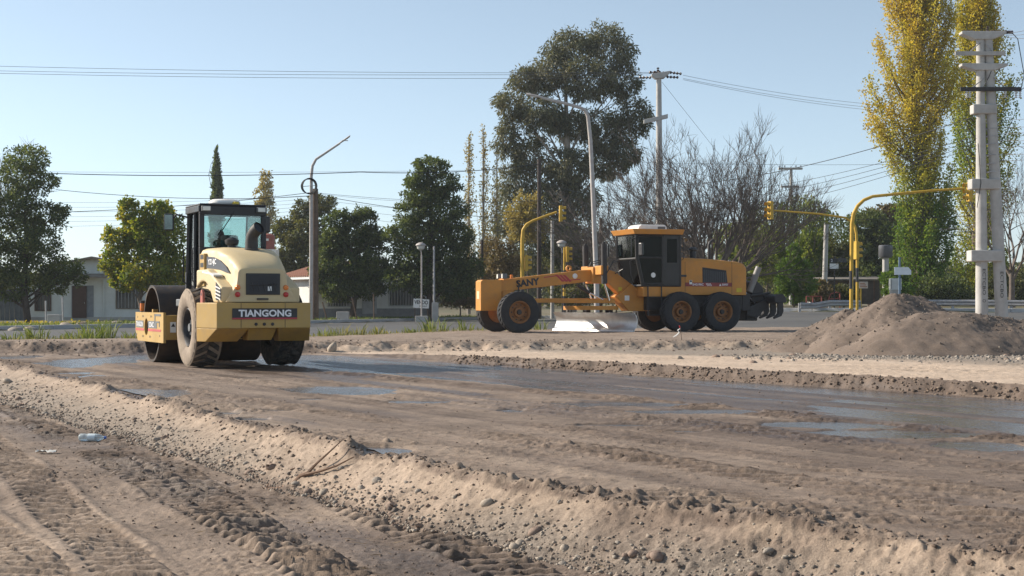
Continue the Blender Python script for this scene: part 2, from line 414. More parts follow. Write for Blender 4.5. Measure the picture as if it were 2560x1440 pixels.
def dirt_mat():
    m, nt, b = new_mat('dirt')
    A = lambda n: N(nt, 'ShaderNodeAttribute', attribute_name=n).outputs['Fac']
    tc = N(nt, 'ShaderNodeTexCoord').outputs['Object']
    n1 = noise(nt, 1.3, 6, .6, vec=tc); n2 = noise(nt, 11, 6, .72, vec=tc); n3 = noise(nt, 60, 5, .75, vec=tc)
    damp = ramp(nt, n1, [(.32, (.105,.074,.056)), (.52, (.160,.116,.089)), (.7, (.205,.152,.118))])
    dry = ramp(nt, n1, [(.3, (.48,.365,.27)), (.7, (.60,.47,.36))])
    c = mixc(nt, A('dry'), damp, dry)
    gr = ramp(nt, n3, [(.35, (.13,.108,.088)), (.62, (.27,.23,.19))])
    c = mixc(nt, A('grav'), c, gr)
    wetc = mixc(nt, 1.0, c, (.66,.64,.64), 'MULTIPLY')
    c = mixc(nt, A('wet'), c, wetc)
    sp = ramp(nt, n2, [(.3, (.5,.49,.48)), (.47, (1,1,1)), (.68, (1.2,1.2,1.2))])
    c = mixc(nt, 1.0, c, sp, 'MULTIPLY')
    sp3 = ramp(nt, n3, [(.3, (.7,.69,.68)), (.52, (1,1,1)), (.75, (1.2,1.19,1.18))])
    c = mixc(nt, 1.0, c, sp3, 'MULTIPLY')
    nt.links.new(c, b.inputs['Base Color'])
    # wet mud is glossier
    wv = N(nt, 'ShaderNodeMath', operation='MULTIPLY'); nt.links.new(A('wet'), wv.inputs[0]); nt.links.new(ramp(nt, n2, [(.3, 1.0), (.7, .55)]), wv.inputs[1])
    r = N(nt, 'ShaderNodeMapRange'); nt.links.new(wv.outputs[0], r.inputs[0])
    r.inputs[1].default_value = .15; r.inputs[2].default_value = 1.0; r.inputs[3].default_value = .95; r.inputs[4].default_value = .24
    nt.links.new(r.outputs[0], b.inputs['Roughness']); b.inputs['Specular IOR Level'].default_value = .55
    ad = N(nt, 'ShaderNodeMath', operation='ADD'); nt.links.new(n2, ad.inputs[0]); nt.links.new(n3, ad.inputs[1])
    bump(nt, b, ad.outputs[0], .8, .014)
    return m
DIRT = dirt_mat()

rows = 5.0*np.exp(np.arange(0, math.log(62/5.0), .0024))
u = np.arange(-.405, .4051, .00135); u = np.concatenate([np.arange(-1.0, -.41, .03), u, np.arange(.43, 1.0, .03)])
GY, GU = np.meshgrid(rows, u, indexing='ij'); GX = GY*GU
gx, gy = GX.ravel(), GY.ravel()
gZ, gwet, gdry, ggrav = ground_fields(gx, gy)
me = np_mesh('ground', np.stack([gx, gy, gZ], 1), grid_quads(len(rows), len(u)), dict(wet=gwet, dry=gdry, grav=ggrav))
GROUND = link_mesh('ground', me, DIRT, None, True); tag(GROUND, 'bare brown earth of the building site with slope and tyre tracks', 'ground', kind='structure')

# ---- water lying in the hollows of the pad
def water_mat():
    m, nt, b = new_mat('muddy_water')
    n1 = noise(nt, 2.0, 5, .6); n2 = noise(nt, 18, 4, .6)
    nt.links.new(ramp(nt, n1, [(.3, (.065,.057,.052)), (.7, (.11,.093,.082))]), b.inputs['Base Color'])
    n4 = noise(nt, 5, 5, .7); nt.links.new(ramp(nt, n4, [(.38, .05), (.52, .18), (.68, .42)]), b.inputs['Roughness'])
    b.inputs['IOR'].default_value = 1.75; b.inputs['Specular IOR Level'].default_value = 1.0
    bump(nt, b, n2, .65, .013)
    return m
wx = [(float(crestX(np.array([y]))[0])+.28, y) for y in np.arange(27.0, 5.9, -.35)] + [(15,6),(13,10),(9.3,14),(6.6,17.6),(3.0,22.7),(0,27.5),(-2.2,31.5),(-4.6,34.2),(-13.0,34.2)]
mbw = MB().add([(x, y, .0) for x, y in wx], [tuple(range(len(wx)))])
tag(mbw.build('puddle_water', water_mat()), 'shallow muddy water standing on the pad', 'water', kind='structure')

# ---- far terrain and road
KERB = [(-45, 14.5), (-21.6, 60), (-3.5, 94.8), (1, 99), (5, 97), (9, 86), (12.5, 74), (18, 70.5), (40, 66), (90, 56)]
kx = np.array([p[0] for p in KERB]); ky = np.array([p[1] for p in KERB])
def kerbY(X): return np.interp(X, kx, ky)
def zt(X, Y): return .03 + .72*ss(50, 71, Y)*ss(5, 13, X) + .12*ss(70, 100, Y)*ss(-6, 5, X)
def zfar(X, Y):
    beyond = (Y > kerbY(X)+.1)
    near = Y < roadNear(X)-.3
    z = zt(X, Y) - .03 + np.where(beyond, .14 + .5*ss(110, 300, Y), 0) + .06*(fbm(X*.3, Y*.3, 201, 2)-.5)*beyond
    return np.where(near, -.5, z)
tx = np.concatenate([np.arange(-420, -60, 20), np.arange(-60, 70, 1.0), np.arange(70, 460, 20)])
ty = np.concatenate([np.arange(8, 130, 1.0), np.arange(130, 300, 10), np.arange(300, 640, 40)])
TY, TX = np.meshgrid(ty, tx, indexing='ij')
TX2 = TX*np.where(TY > 300, TY/300, 1)
TZ = zfar(TX2.ravel(), TY.ravel())
vm, nt, b = new_mat('verge')
n1 = noise(nt, .35, 5, .6); n2 = noise(nt, 6, 5, .7)
c = ramp(nt, n1, [(.35, (.20,.145,.10)), (.5, (.15,.125,.07)), (.62, (.07,.085,.03))])
c = mixc(nt, 1.0, c, ramp(nt, n2, [(.3, (.7,.7,.7)), (.7, (1.2,1.2,1.2))]), 'MULTIPLY')
nt.links.new(c, b.inputs['Base Color']); b.inputs['Roughness'].default_value = .95; bump(nt, b, n2, .6, .05)
me = np_mesh('verge', np.stack([TX2.ravel(), TY.ravel(), TZ], 1), grid_quads(len(ty), len(tx)))
VERGE = tag(link_mesh('verge', me, vm, None, True), 'grass and dirt verge across the road', 'ground', kind='structure')

am, nt, b = new_mat('asphalt')
n1 = noise(nt, .5, 5, .6); n2 = noise(nt, 40, 3, .7)
c = ramp(nt, n1, [(.3, (.072,.072,.075)), (.7, (.105,.103,.10))])
c = mixc(nt, 1.0, c, ramp(nt, n2, [(.3, (.8,.8,.8)), (.7, (1.2,1.2,1.2))]), 'MULTIPLY')
nt.links.new(c, b.inputs['Base Color']); b.inputs['Roughness'].default_value = .8; bump(nt, b, n2, .4, .01)
xs = np.arange(-44, 60, .8); nr = 40
RX = np.repeat(xs[None, :], nr, 0); tt = np.linspace(0, 1, nr)[:, None]
RY = (roadNear(xs)-1.5)[None, :]*(1-tt) + np.maximum(kerbY(xs), roadNear(xs)+1)[None, :]*tt
me = np_mesh('road', np.stack([RX.ravel(), RY.ravel(), zt(RX, RY).ravel()], 1), grid_quads(nr, len(xs)))
tag(link_mesh('road', me, am, None, True), 'grey asphalt road across the picture', 'road', kind='structure')
# kerb, in cast lengths
km = mat('kerb_concrete', (.40,.41,.42), .85, var=.15, scale=1.5, dust=.35)
kerb_root = tag(bpy.data.objects.new('kerb', None), 'pale concrete kerb along the far side of the road', 'kerb', kind='structure'); COL.objects.link(kerb_root)
seglen = 3.0
for i in range(len(KERB)-1):
    if i == 0: a = Vector((-25.6, 52.3)); e = Vector(KERB[1])
    else: a = Vector(KERB[i]); e = Vector(KERB[i+1])
    if a.x > 39: continue
    L = (e-a).length; nseg = max(1, round(L/seglen)); dv = (e-a)/nseg; dn = dv.normalized(); nn = Vector((-dn.y, dn.x))
    for j in range(nseg):
        p = a+dv*j+dn*.01; q = a+dv*(j+1)-dn*.01
        zz = float(zt(np.array([p.x]), np.array([p.y]))[0]); zz2 = float(zt(np.array([q.x]), np.array([q.y]))[0])
        lo = [(p.x, p.y, zz-.15), (q.x, q.y, zz2-.15), (q.x+nn.x*.3, q.y+nn.y*.3, zz2-.15), (p.x+nn.x*.3, p.y+nn.y*.3, zz-.15)]
        hi = [(x, y, (zz if k in (0, 3) else zz2)+.19) for k, (x, y, _) in enumerate(lo)]
        MB().hexa(lo, hi).build('kerb_stone', km, kerb_root, bevel=.02)

# ---- gravel mounds
gm, nt, b = new_mat('mound_gravel')
n1 = noise(nt, .9, 5, .6); n2 = noise(nt, 26, 5, .75); n3 = noise(nt, 90, 3, .7)
c = ramp(nt, n1, [(.35, (.135,.102,.080)), (.65, (.205,.157,.125))])
c = mixc(nt, 1.0, c, ramp(nt, n2, [(.3, (.75,.74,.73)), (.5, (1,1,1)), (.74, (1.22,1.22,1.22))]), 'MULTIPLY')
nt.links.new(c, b.inputs['Base Color']); b.inputs['Roughness'].default_value = .95
ad = N(nt, 'ShaderNodeMath', operation='ADD'); nt.links.new(n2, ad.inputs[0]); nt.links.new(n3, ad.inputs[1]); bump(nt, b, ad.outputs[0], .5, .02)
def clod_mat(name, stops):
    m, nt, b = new_mat(name); a = N(nt, 'ShaderNodeAttribute', attribute_name='rnd')
    k = len(stops); nt.links.new(ramp(nt, a.outputs['Fac'], [((i+.5)/k, s) for i, s in enumerate(stops)]), b.inputs['Base Color'])
    b.inputs['Roughness'].default_value = .95; bump(nt, b, noise(nt, 60, 3), .4, .01); return m
heap_pebble = clod_mat('heap_pebble', [(.09,.07,.06),(.14,.115,.095),(.22,.19,.16)])
def mound(label, spines, slope, ctr, rad, seed):
    ns, nr_ = 170, 110
    a = np.linspace(0, 2*math.pi, ns, endpoint=False); r = np.linspace(0, 1, nr_)**.9*rad
    AA, RR = np.meshgrid(a, r); X = ctr[0]+RR*np.cos(AA); Y = ctr[1]+RR*np.sin(AA)*.8
    h = np.full(X.shape, -9.0)
    wx_ = X+.25*(fbm(X*1.1, Y*1.1, seed, 3)-.5); wy_ = Y+.25*(fbm(X*1.1, Y*1.1, seed+3, 3)-.5)
    for (x0, y0, h0, x1, y1, h1) in spines:
        dx, dy = x1-x0, y1-y0; L2 = dx*dx+dy*dy+1e-9
        tt = np.clip(((wx_-x0)*dx+(wy_-y0)*dy)/L2, 0, 1)
        dist = np.hypot(wx_-x0-tt*dx, wy_-y0-tt*dy)
        hh = h0+(h1-h0)*tt - slope*(np.sqrt(dist*dist+.13**2)-.13)
        h = np.maximum(h, hh)
    g = ground_fields(X.ravel(), Y.ravel())[0].reshape(X.shape)
    rough = .13*(fbm(X*2.2, Y*2.2, seed+7, 4)-.5) + .05*np.clip(fbm(X*9, Y*9, seed+9, 2)-.5, 0, 1) + .03*(fbm(X*16, Y*16, seed+11, 2)-.5)
    top = np.clip(h, 0, None) + rough*ss(0, .15, h)
    z = g + top - .05*(h <= 0) ; z = np.where(RR >= rad*.999, g-.3, z)
    V = np.stack([X.ravel()-ctr[0], Y.ravel()-ctr[1], z.ravel()], 1)
    i = np.arange(nr_-1)[:, None]*ns + np.arange(ns)[None, :]; i2 = np.arange(nr_-1)[:, None]*ns + (np.arange(ns)+1)[None, :] % ns
    Q = np.stack([i, i2, i2+ns, i+ns], -1).reshape(-1, 4)
    o = link_mesh('gravel_mound', np_mesh('gravel_mound', V, Q), gm, None, True)
    o.location = (ctr[0], ctr[1], 0)
    ids = np.flatnonzero((h.ravel() > .04)); ids = np.random.default_rng(seed).choice(ids, 1100); C = V[ids]
    r3 = np.random.default_rng(seed+1); bse = MB().ell((0,0,0), (1,1,1), 5, 3); bv = np.array(bse.v); bf = np.array(bse.f); ns_ = len(ids)
    S3 = .008+.022*r3.random(ns_)**4; P3 = (bv[None]*r3.uniform(.7, 1.3, (ns_, len(bv), 1))*S3[:, None, None] + C[:, None] + r3.normal(size=(ns_, 1, 3))*np.array([.03,.03,.0])).reshape(-1, 3)
    me3 = np_mesh('pebbles', P3, (bf[None]+(np.arange(ns_)*len(bv))[:, None, None]).reshape(-1, 4), face_attrs=dict(rnd=np.repeat(r3.random(ns_), len(bf))))
    pb = link_mesh('pebbles', me3, heap_pebble, o); pb['kind'] = 'stuff'
    return tag(o, label, 'gravel mound', 'heaps of gravel dumped beside the road')
mound('low gravel heap behind at the left end of the dumped heaps', [(8.1,34.6,.98, 8.9,35.0,.9)], .52, (8.3,34.8), 2.7, 301)
mound('tallest gravel heap with a broken dark crest', [(8.95,33.6,1.36, 9.7,33.8,1.30), (9.9,33.9,1.05, 11.0,34.3,.6)], .64, (9.4,33.8), 3.4, 311)
mound('long rounded gravel heap in front reaching the right edge', [(8.9,31.4,.9, 9.8,31.5,.95), (9.8,31.5,.95, 12.2,31.9,.66), (12.2,31.9,.64, 14.6,32.3,.42)], .52, (10.8,31.6), 5.2, 321)

# ---- stones: the large ones singly, the rest as gravel
rng = np.random.default_rng(7)
stone_cols = [mat('stone_grey', (.29,.25,.21), .85, var=.3, scale=6, bmp=.3, bscale=30), mat('stone_pale', (.36,.30,.24), .85, var=.25, scale=6, bmp=.3, bscale=30),
              mat('stone_brown', (.25,.18,.14), .85, var=.3, scale=6, bmp=.3, bscale=30)]
stone_me = []
for s_ in range(9):
    mb = MB(); mb.ell((0,0,0), (1,1,1), 8, 5); r2 = random.Random(s_)
    mb.v = [tuple(c*(1+r2.uniform(-.14, .14)) for c in p) for p in mb.v]
    me = bpy.data.meshes.new('stone'); me.from_pydata(mb.v, [], mb.f)
    bm = bmesh.new(); bm.from_mesh(me); bmesh.ops.remove_doubles(bm, verts=bm.verts, dist=.02); bmesh.ops.recalc_face_normals(bm, faces=bm.faces); bm.to_mesh(me); bm.free()
    me.materials.append(stone_cols[s_ % 3]); me.polygons.foreach_set('use_smooth', np.ones(len(me.polygons), bool)); stone_me.append(me)
def slope_pt(n):
    Y = 5.8*np.exp(rng.random(n)*math.log(27/5.8)); Xc = crestX(Y)
    m = (np.interp(Y+.3, _crY, _crX)-np.interp(Y-.3, _crY, _crX))/.6
    w = np.interp(Y, [6, 10, 15, 21, 30], [.52, .46, .58, .95, 1.2])
    tt = np.clip(rng.beta(.8, 2.6, n)*1.1-.12, -.25, 1); d = -w*(1-tt)
    return Xc+d*np.sqrt(1+m*m), Y
sx, sy = slope_pt(255)
# along the toe and on the far shelf
x2 = rng.uniform(3, 13, 40); y2 = rng.uniform(24, 30.5, 40)
sx = np.concatenate([sx, x2]); sy = np.concatenate([sy, y2])
sz = ground_fields(sx, sy)[0]
vis = np.abs(sx/sy) < .40
k = 0
for x, y, z in zip(sx[vis], sy[vis], sz[vis]):
    o = bpy.data.objects.new('stone', stone_me[k % 9]); COL.objects.link(o); o.parent = GROUND
    r_ = .011+.026*rng.random()**3 + (.004*y/10)
    if y > 23: r_ = .03+.05*rng.random()**2
    o.scale = (r_*rng.uniform(.9, 1.5), r_*rng.uniform(.9, 1.3), r_*rng.uniform(.65, .9))
    o.location = (x, y, z+r_*.02); o.rotation_euler = (rng.uniform(-.5, .5), rng.uniform(-.5, .5), rng.uniform(0, 6.3)); k += 1
def scatter(name, X, Y, S, label, mats, zoff=.2):
    base = MB().ell((0,0,0), (1,1,1), 5, 3); bv = np.array(base.v); bf = np.array([f for f in base.f])
    n = len(X); Z = ground_fields(X, Y)[0]
    a = rng.random(n)*6.28; ca, sa = np.cos(a), np.sin(a)
    P = bv[None]*rng.uniform(.75, 1.25, (n, len(bv), 1)); sc = np.stack([S*rng.uniform(.8, 1.5, n), S*rng.uniform(.8, 1.3, n), S*rng.uniform(.5, .9, n)], 1)[:, None]
    P = P*sc; Px = P[..., 0]*ca[:, None]-P[..., 1]*sa[:, None]; Py = P[..., 0]*sa[:, None]+P[..., 1]*ca[:, None]
    V = np.stack([Px+X[:, None], Py+Y[:, None], P[..., 2]+(Z+S*zoff)[:, None]], -1).reshape(-1, 3)
    Q = (bf[None]+(np.arange(n)*len(bv))[:, None, None]).reshape(-1, 4)
    me = np_mesh(name, V, Q, face_attrs=dict(rnd=np.repeat(rng.random(n), len(bf))))
    return tag(link_mesh(name, me, mats, None, False), label, 'gravel', kind='stuff')
px_, py_ = slope_pt(5200)
scatter('gravel', px_, py_, .003+.010*rng.random(5200)**3+.0004*py_, 'loose pebbles scattered over the sandy slope', clod_mat('pebble', [(.16,.13,.11),(.28,.24,.20),(.38,.33,.27),(.24,.18,.14)]))
# clods on crest, on shelf edge, on bank and over the pad
n = 2600; Y = 5.8*np.exp(rng.random(n)*math.log(30/5.8)); m_ = rng.normal(.07, .10, n); X1 = crestX(Y)+m_*1.2
n2_ = 2600; Y2 = rng.uniform(12, 28.5, n2_); X2 = shelfX(Y2)+rng.normal(.12, .13, n2_)
n3_ = 1800; X3 = rng.uniform(-13, 10, n3_); Y3 = bankY(X3)+rng.normal(.5, .6, n3_)
n4_ = 2400; Y4 = 7*np.exp(rng.random(n4_)*math.log(30/7)); X4 = Y4*rng.uniform(-.36, .38, n4_); ok = (X4 > crestX(Y4)) & (X4 < shelfX(Y4)); X4, Y4 = X4[ok], Y4[ok]
n5_ = 2600; Y5 = 7.2*np.exp(rng.random(n5_)*math.log(20/7.2)); X5 = crestX(Y5)-rng.gamma(2.2, .55, n5_)-.5
n6_ = 1500; X6 = rng.uniform(4.5, 13.5, n6_); Y6 = rng.normal(28.4, 1.4, n6_)
Xs = np.concatenate([X1, X2, X3, X4, X5]); Ys = np.concatenate([Y, Y2, Y3, Y4, Y5])
S = .004+.018*rng.random(len(Xs))**3; S[:n] *= .8; S[n:n+n2_+n3_] *= 1.5; S[n+n2_+n3_:] *= .6
scatter('dirt_clods', Xs, Ys, S, 'crumbled damp clods of soil along edges and tracks', clod_mat('clod', [(.12,.085,.064),(.16,.115,.088),(.20,.15,.115)]), .15)
scatter('gravel', X6, Y6, .012+.028*rng.random(n6_)**2.5, 'coarse grey gravel strewn at the foot of the heaps', clod_mat('pebble_grey', [(.16,.14,.12),(.26,.23,.20),(.34,.30,.26)]))
# ================================================================== ROAD ROLLER
YEL = mat('roller_cream', (.47,.30,.085), .5, var=.10, scale=1.5, dust=.38, dustcol=(.42,.33,.22))
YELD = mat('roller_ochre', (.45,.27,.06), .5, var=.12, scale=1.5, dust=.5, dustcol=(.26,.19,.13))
CREAM = mat('roller_hood', (.62,.49,.28), .5, var=.05, scale=1.2, dust=.45, dustcol=(.52,.43,.31))
BLK = mat('black_paint', (.016,.017,.022), .4, var=.2, dust=.18, dustcol=(.12,.10,.085))
DRK = mat('dark_steel', (.028,.026,.028), .55, var=.3, dust=.25, dustcol=(.14,.11,.09))
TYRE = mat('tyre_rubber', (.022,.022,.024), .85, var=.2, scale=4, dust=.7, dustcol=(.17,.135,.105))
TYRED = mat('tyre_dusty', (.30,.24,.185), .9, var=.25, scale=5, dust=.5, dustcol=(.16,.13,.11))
GTYRE = mat('tyre_grader', (.025,.026,.030), .85, var=.2, scale=4, dust=.35, dustcol=(.10,.085,.07))
RUST = mat('drum_steel', (.045,.036,.032), .5, metal=.35, var=.25, scale=2.5, dust=.45, dustcol=(.16,.11,.075), bmp=.15, bscale=30)
RUSTY = mat('rusty_inside', (.20,.095,.04), .8, var=.35, scale=4, dust=.4, dustcol=(.10,.06,.04))
WHITE = mat('white_paint', (.78,.78,.76), .5, var=.06, dust=.15)
WHT = mat('white_letters', (.82,.82,.84), .5, var=.03)
REDP = mat('red_stripe', (.42,.035,.05), .5, var=.1)
REDL = mat('red_lens', (.45,.012,.012), .25, var=.05)
ORNL = mat('orange_lens', (.75,.20,.02), .25, var=.05)
LUG = mat('lifting_lug', (.38,.10,.075), .6, var=.1)
CHROME = mat('chrome', (.75,.75,.75), .18, metal=1.0, var=.05)
GREYP = mat('grey_plastic', (.14,.15,.16), .6, var=.1)
GLASS = glass_mat('cab_glass', (.76,.88,.87), .2)
DGLASS = glass_mat('dark_glass', (.035,.036,.035), .0, 1.22)
MIRR = mat('mirror_face', (.16,.19,.19), .2, metal=1.0, var=.3, scale=4)
GRILLE = mat('grille_dark', (.02,.021,.026), .6, var=.2)

def wheel(parent, c, Rr, width, rim_r, side, tyre_m, tread_m, rim_m, hub_m, lugs, lugdepth, pattern='v', bolts=10, dish=.12):
    """tyre and rim with the axle along y; side = +1 when the outer face looks to +y"""
    c = Vector(c); w = width/2
    prof = [(rim_r, -w*.72), (rim_r+.03, -w*.9), ((rim_r+Rr)/2, -w), (Rr-.07, -w*.97), (Rr-.02, -w*.86), (Rr-lugdepth, -w*.74), (Rr-lugdepth, w*.74), (Rr-.02, w*.86), (Rr-.07, w*.97),
            ((rim_r+Rr)/2, w), (rim_r+.03, w*.9), (rim_r, w*.72)]
    t = MB().lathe(prof, c, 'y', 48).build('tyre', tyre_m, parent, True, sharp=50)
    mb = MB()
    for k in range(lugs):
        for s in (-1, 1):
            a0 = 2*math.pi*(k+(.5 if s > 0 else 0))/lugs
            da = 2*math.pi/lugs*.62
            pts = []
            for (yy, sh) in ((.0, 0.0), (.93, .9)):
                for (ra) in (Rr-lugdepth-.01, Rr):
                    for e in (0, 1):
                        a = a0 + da*e*(.8 if yy == 0 else 1.0) + (sh*2*math.pi/lugs if pattern == 'v' else 0)
                        rr = ra - (.045 if yy > .5 and ra == Rr else 0)
                        pts.append(c + Vector((rr*math.cos(a), s*yy*w, rr*math.sin(a))))
            b, e_ = pts[:4], pts[4:]
            mb.add([b[0], b[1], b[3], b[2], e_[0], e_[1], e_[3], e_[2]], [(0,1,2,3),(7,6,5,4),(0,4,5,1),(1,5,6,2),(2,6,7,3),(3,7,4,0)])
    mb.build('tread', tread_m, t)
    s = side
    rim = MB().lathe([(rim_r+.012, s*w*.74), (rim_r-.02, s*w*.82), (rim_r-.05, s*w*.7), (rim_r-.07, s*(w*.7-dish)), (rim_r*.5, s*(w*.7-dish)), (rim_r*.42, s*(w*.7-dish*.4)), (.02, s*(w*.7-dish*.4))], c, 'y', 32).build('rim', rim_m, t, True, sharp=35)
    for k in range(bolts):
        a = 2*math.pi*k/bolts
        MB().lathe([(.0, s*(w*.7-dish+.035)), (.022, s*(w*.7-dish+.035)), (.022, s*(w*.7-dish-.01))], c+Vector((rim_r*.68*math.cos(a), 0, rim_r*.68*math.sin(a))), 'y', 6).build('wheel_bolt', hub_m, t)
    hb = MB(); hb.lathe([(0.0, s*(w*.7-dish*.4+.05)), (rim_r*.2, s*(w*.7-dish*.4+.05)), (rim_r*.24, s*(w*.7-dish*.4)), (rim_r*.24, s*(w*.7-dish))], c, 'y', 16)
    hb.build('hub', hub_m, t)
    # inner disc so one cannot look through
    MB().lathe([(rim_r, -s*w*.6), (.05, -s*w*.55)], c, 'y', 24).build('rim_back', rim_m, t)
    return t

BETA = R(26.5)
rx0 = (-5.05, 26.5)
ROL = thing('road_roller', 'cream yellow road roller with black cab seen from behind on wet pad', 'road roller', (rx0[0], rx0[1], .012), R(90)+BETA)
# local: x forward, y left, z up
TR = .735
for s in (1, -1):
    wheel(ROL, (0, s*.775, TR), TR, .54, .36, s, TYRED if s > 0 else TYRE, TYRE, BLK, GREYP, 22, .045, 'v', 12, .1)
MB().tube([(0,-.6,TR),(0,.6,TR)], .13, 12).build('axle', DRK, ROL, True)
MB().box(-.85,.9,-.42,.42,.55,1.25).build('rear_chassis', DRK, ROL, bevel=.02)
MB().lathe([(.16,.9),(.16,1.35)], (0,0,.75), 'x', 12).build('articulation_joint', DRK, ROL)
# drum
DL, DR = 2.75, .77
mb = MB(); w = 1.05
mb.lathe([(DR-.05,-w),(DR,-w),(DR,w),(DR-.05,w),(DR-.05,w-.35),(.12,w-.35),(.12,-w+.35),(DR-.05,-w+.35),(DR-.05,-w)], (DL,0,DR), 'y', 72)
drum = mb.build('drum', RUST, ROL, True, sharp=35)
for s in (1, -1):
    MB().lathe([(DR-.052, s*(w-.345)), (.2, s*(w-.345)), (.2, s*(w-.16)), (0.0, s*(w-.16))], (DL,0,DR), 'y', 40).build('drum_disc', RUSTY, drum, True, sharp=30)
# front frame: two side plates with a round hole, two cross beams
def plate_with_hole(y, th):
    out = [(1.2,.42),(1.2,1.0),(3.72,1.0),(3.72,.62),(3.5,.42)]
    hc, hr, n = (DL-.05,.71), .17, 24
    bm = bmesh.new()
    vo = [bm.verts.new((x, y, z)) for x, z in out]
    vh = [bm.verts.new((hc[0]+hr*math.cos(2*math.pi*k/n), y, hc[1]+hr*math.sin(2*math.pi*k/n))) for k in range(n)]
    ed = [bm.edges.new((vo[i], vo[(i+1) % 5])) for i in range(5)] + [bm.edges.new((vh[i], vh[(i+1) % n])) for i in range(n)]
    bmesh.ops.triangle_fill(bm, use_beauty=True, edges=ed)
    r = bmesh.ops.extrude_face_region(bm, geom=bm.faces[:])
    for v in [e for e in r['geom'] if isinstance(e, bmesh.types.BMVert)]: v.co.y += th
    bmesh.ops.recalc_face_normals(bm, faces=bm.faces)
    me = bpy.data.meshes.new('side_plate'); bm.to_mesh(me); bm.free()
    return link_mesh('side_plate', me, YEL, ROL)
pl = plate_with_hole(1.12, .05); plate_with_hole(-1.17, .05)
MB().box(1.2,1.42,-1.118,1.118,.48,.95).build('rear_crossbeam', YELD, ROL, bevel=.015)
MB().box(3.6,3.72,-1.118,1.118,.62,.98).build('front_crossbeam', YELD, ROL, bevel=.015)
MB().box(1.19,1.198,.93,1.04,.62,.82).build('warning_sticker', WHITE, ROL)
MB().prism([(.945,.73),(1.025,.73),(.985,.80)], 'x', 1.186, 1.189).build('warning_mark', BLK, ROL)
MB().box(1.19,1.198,.66,.76,.6,.84).build('frame_opening', BLK, ROL)
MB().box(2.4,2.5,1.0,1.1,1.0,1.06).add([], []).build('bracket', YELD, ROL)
tl = MB().lathe([(.05,0),(.055,.02),(.055,.16),(.03,.2),(0,.2)], (3.6,1.05,1.02), 'z', 12).build('front_marker_light', ORNL, ROL, True)
MB().lathe([(.058,.16),(.058,.21),(0,.22)], (3.6,1.05,1.02), 'z', 12).build('lamp_cap', BLK, tl)
# plate decals
MB().box(2.95,3.65,1.171,1.175,.69,.83).build('decal_band', GREYP, pl)
MB().box(1.75,2.52,1.171,1.175,.69,.83).build('decal_band', GREYP, pl)
MB().box(2.9,3.68,1.171,1.175,.63,.675).build('decal_stripe', mat('plate_red', (.5,.09,.09), .5), pl)
MB().box(1.4,2.52,1.171,1.175,.63,.675).build('decal_stripe', MATS['plate_red'], pl)
text_part('TIANGON', (3.3,1.175,.76), (-1,0,0), (0,0,1), .1, WHT, pl, bold=.02, width=.62)
text_part('CNC', (2.2,1.175,.76), (-1,0,0), (0,0,1), .1, WHT, pl, bold=.02, width=.4)
g = MB()
for (a, b_, c_, d_) in ((1.4,1.95,.93,.97),(1.88,1.95,.8,.97),(1.5,1.95,.80,.83),(1.5,1.56,.72,.83)): g.box(a, b_, 1.171, 1.176, c_, d_)
g.build('emblem', GREYP, pl)
for (x, z) in ((3.5,.9),(3.05,.92),(2.95,.92),(2.3,.92),(2.2,.92),(3.05,.52),(2.95,.52),(2.4,.52),(2.3,.52),(1.5,.55),(3.6,.55)):
    MB().lathe([(0,1.173),(.022,1.173),(.022,1.171)], (x,0,z), 'y', 8).build('plate_bolt', DRK, pl)
# rear counterweight / bumper
bmp_ = MB()
def plan(z, inset=0.0):
    return [(-1.5+inset,-.85,z),(-1.5+inset,.85,z),(-.85,1.05,z),(-.85,-1.05,z)]
lo, hi = plan(.74), plan(1.19)
bmp_.hexa(lo, hi); bumper = bmp_.build('rear_bumper', YEL, ROL, bevel=.012)
for s in (1, -1):
    # wings hanging below, sloped underside facing back
    a = [(-1.497, s*.27,.74),(-1.497, s*.845,.74),(-.852, s*1.047,.74),(-.852, s*.27,.74)]
    b2 = [(-1.12, s*.38,.5),(-1.12, s*.955,.5),(-.852, s*1.045,.5),(-.852, s*.38,.5)]
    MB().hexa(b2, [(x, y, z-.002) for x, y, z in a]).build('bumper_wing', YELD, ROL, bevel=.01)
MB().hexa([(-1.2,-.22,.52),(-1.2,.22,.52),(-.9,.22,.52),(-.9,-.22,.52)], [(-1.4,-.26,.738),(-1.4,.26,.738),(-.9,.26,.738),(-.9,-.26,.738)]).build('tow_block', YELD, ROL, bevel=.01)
sign = MB().box(-1.512,-1.502,-.60,.58,.895,1.09).build('name_plate', BLK, bumper)
MB().box(-1.516,-1.512,-.60,.58,.897,.925).build('plate_stripe', REDP, bumper)
text_part('TIANGONG', (-1.514,-.01,1.005), (0,-1,0), (0,0,1), .125, WHT, bumper, bold=.035, width=.96)
for y in (.42,-.38): MB().box(-1.504,-1.501,y-.004,y+.004,.745,1.185).build('panel_seam', DRK, bumper)
for y in (.15,0,-.15): MB().lathe([(0,-1.512),(.028,-1.512),(.03,-1.499)], (0,y,.81), 'x', 12).build('bumper_bolt', DRK, bumper)
lug = MB()
lug.prism([(-.98,1.1),(-.8,1.1),(-.82,1.36),(-.87,1.42),(-.93,1.42),(-.97,1.36)], 'y', .93, .97)
lg = lug.build('lifting_eye', LUG, ROL, bevel=.006)
MB().lathe([(0,.925),(.03,.925),(.03,.972),(0,.972)], (-.89,0,1.34), 'y', 12).build('eye_hole', BLK, lg)
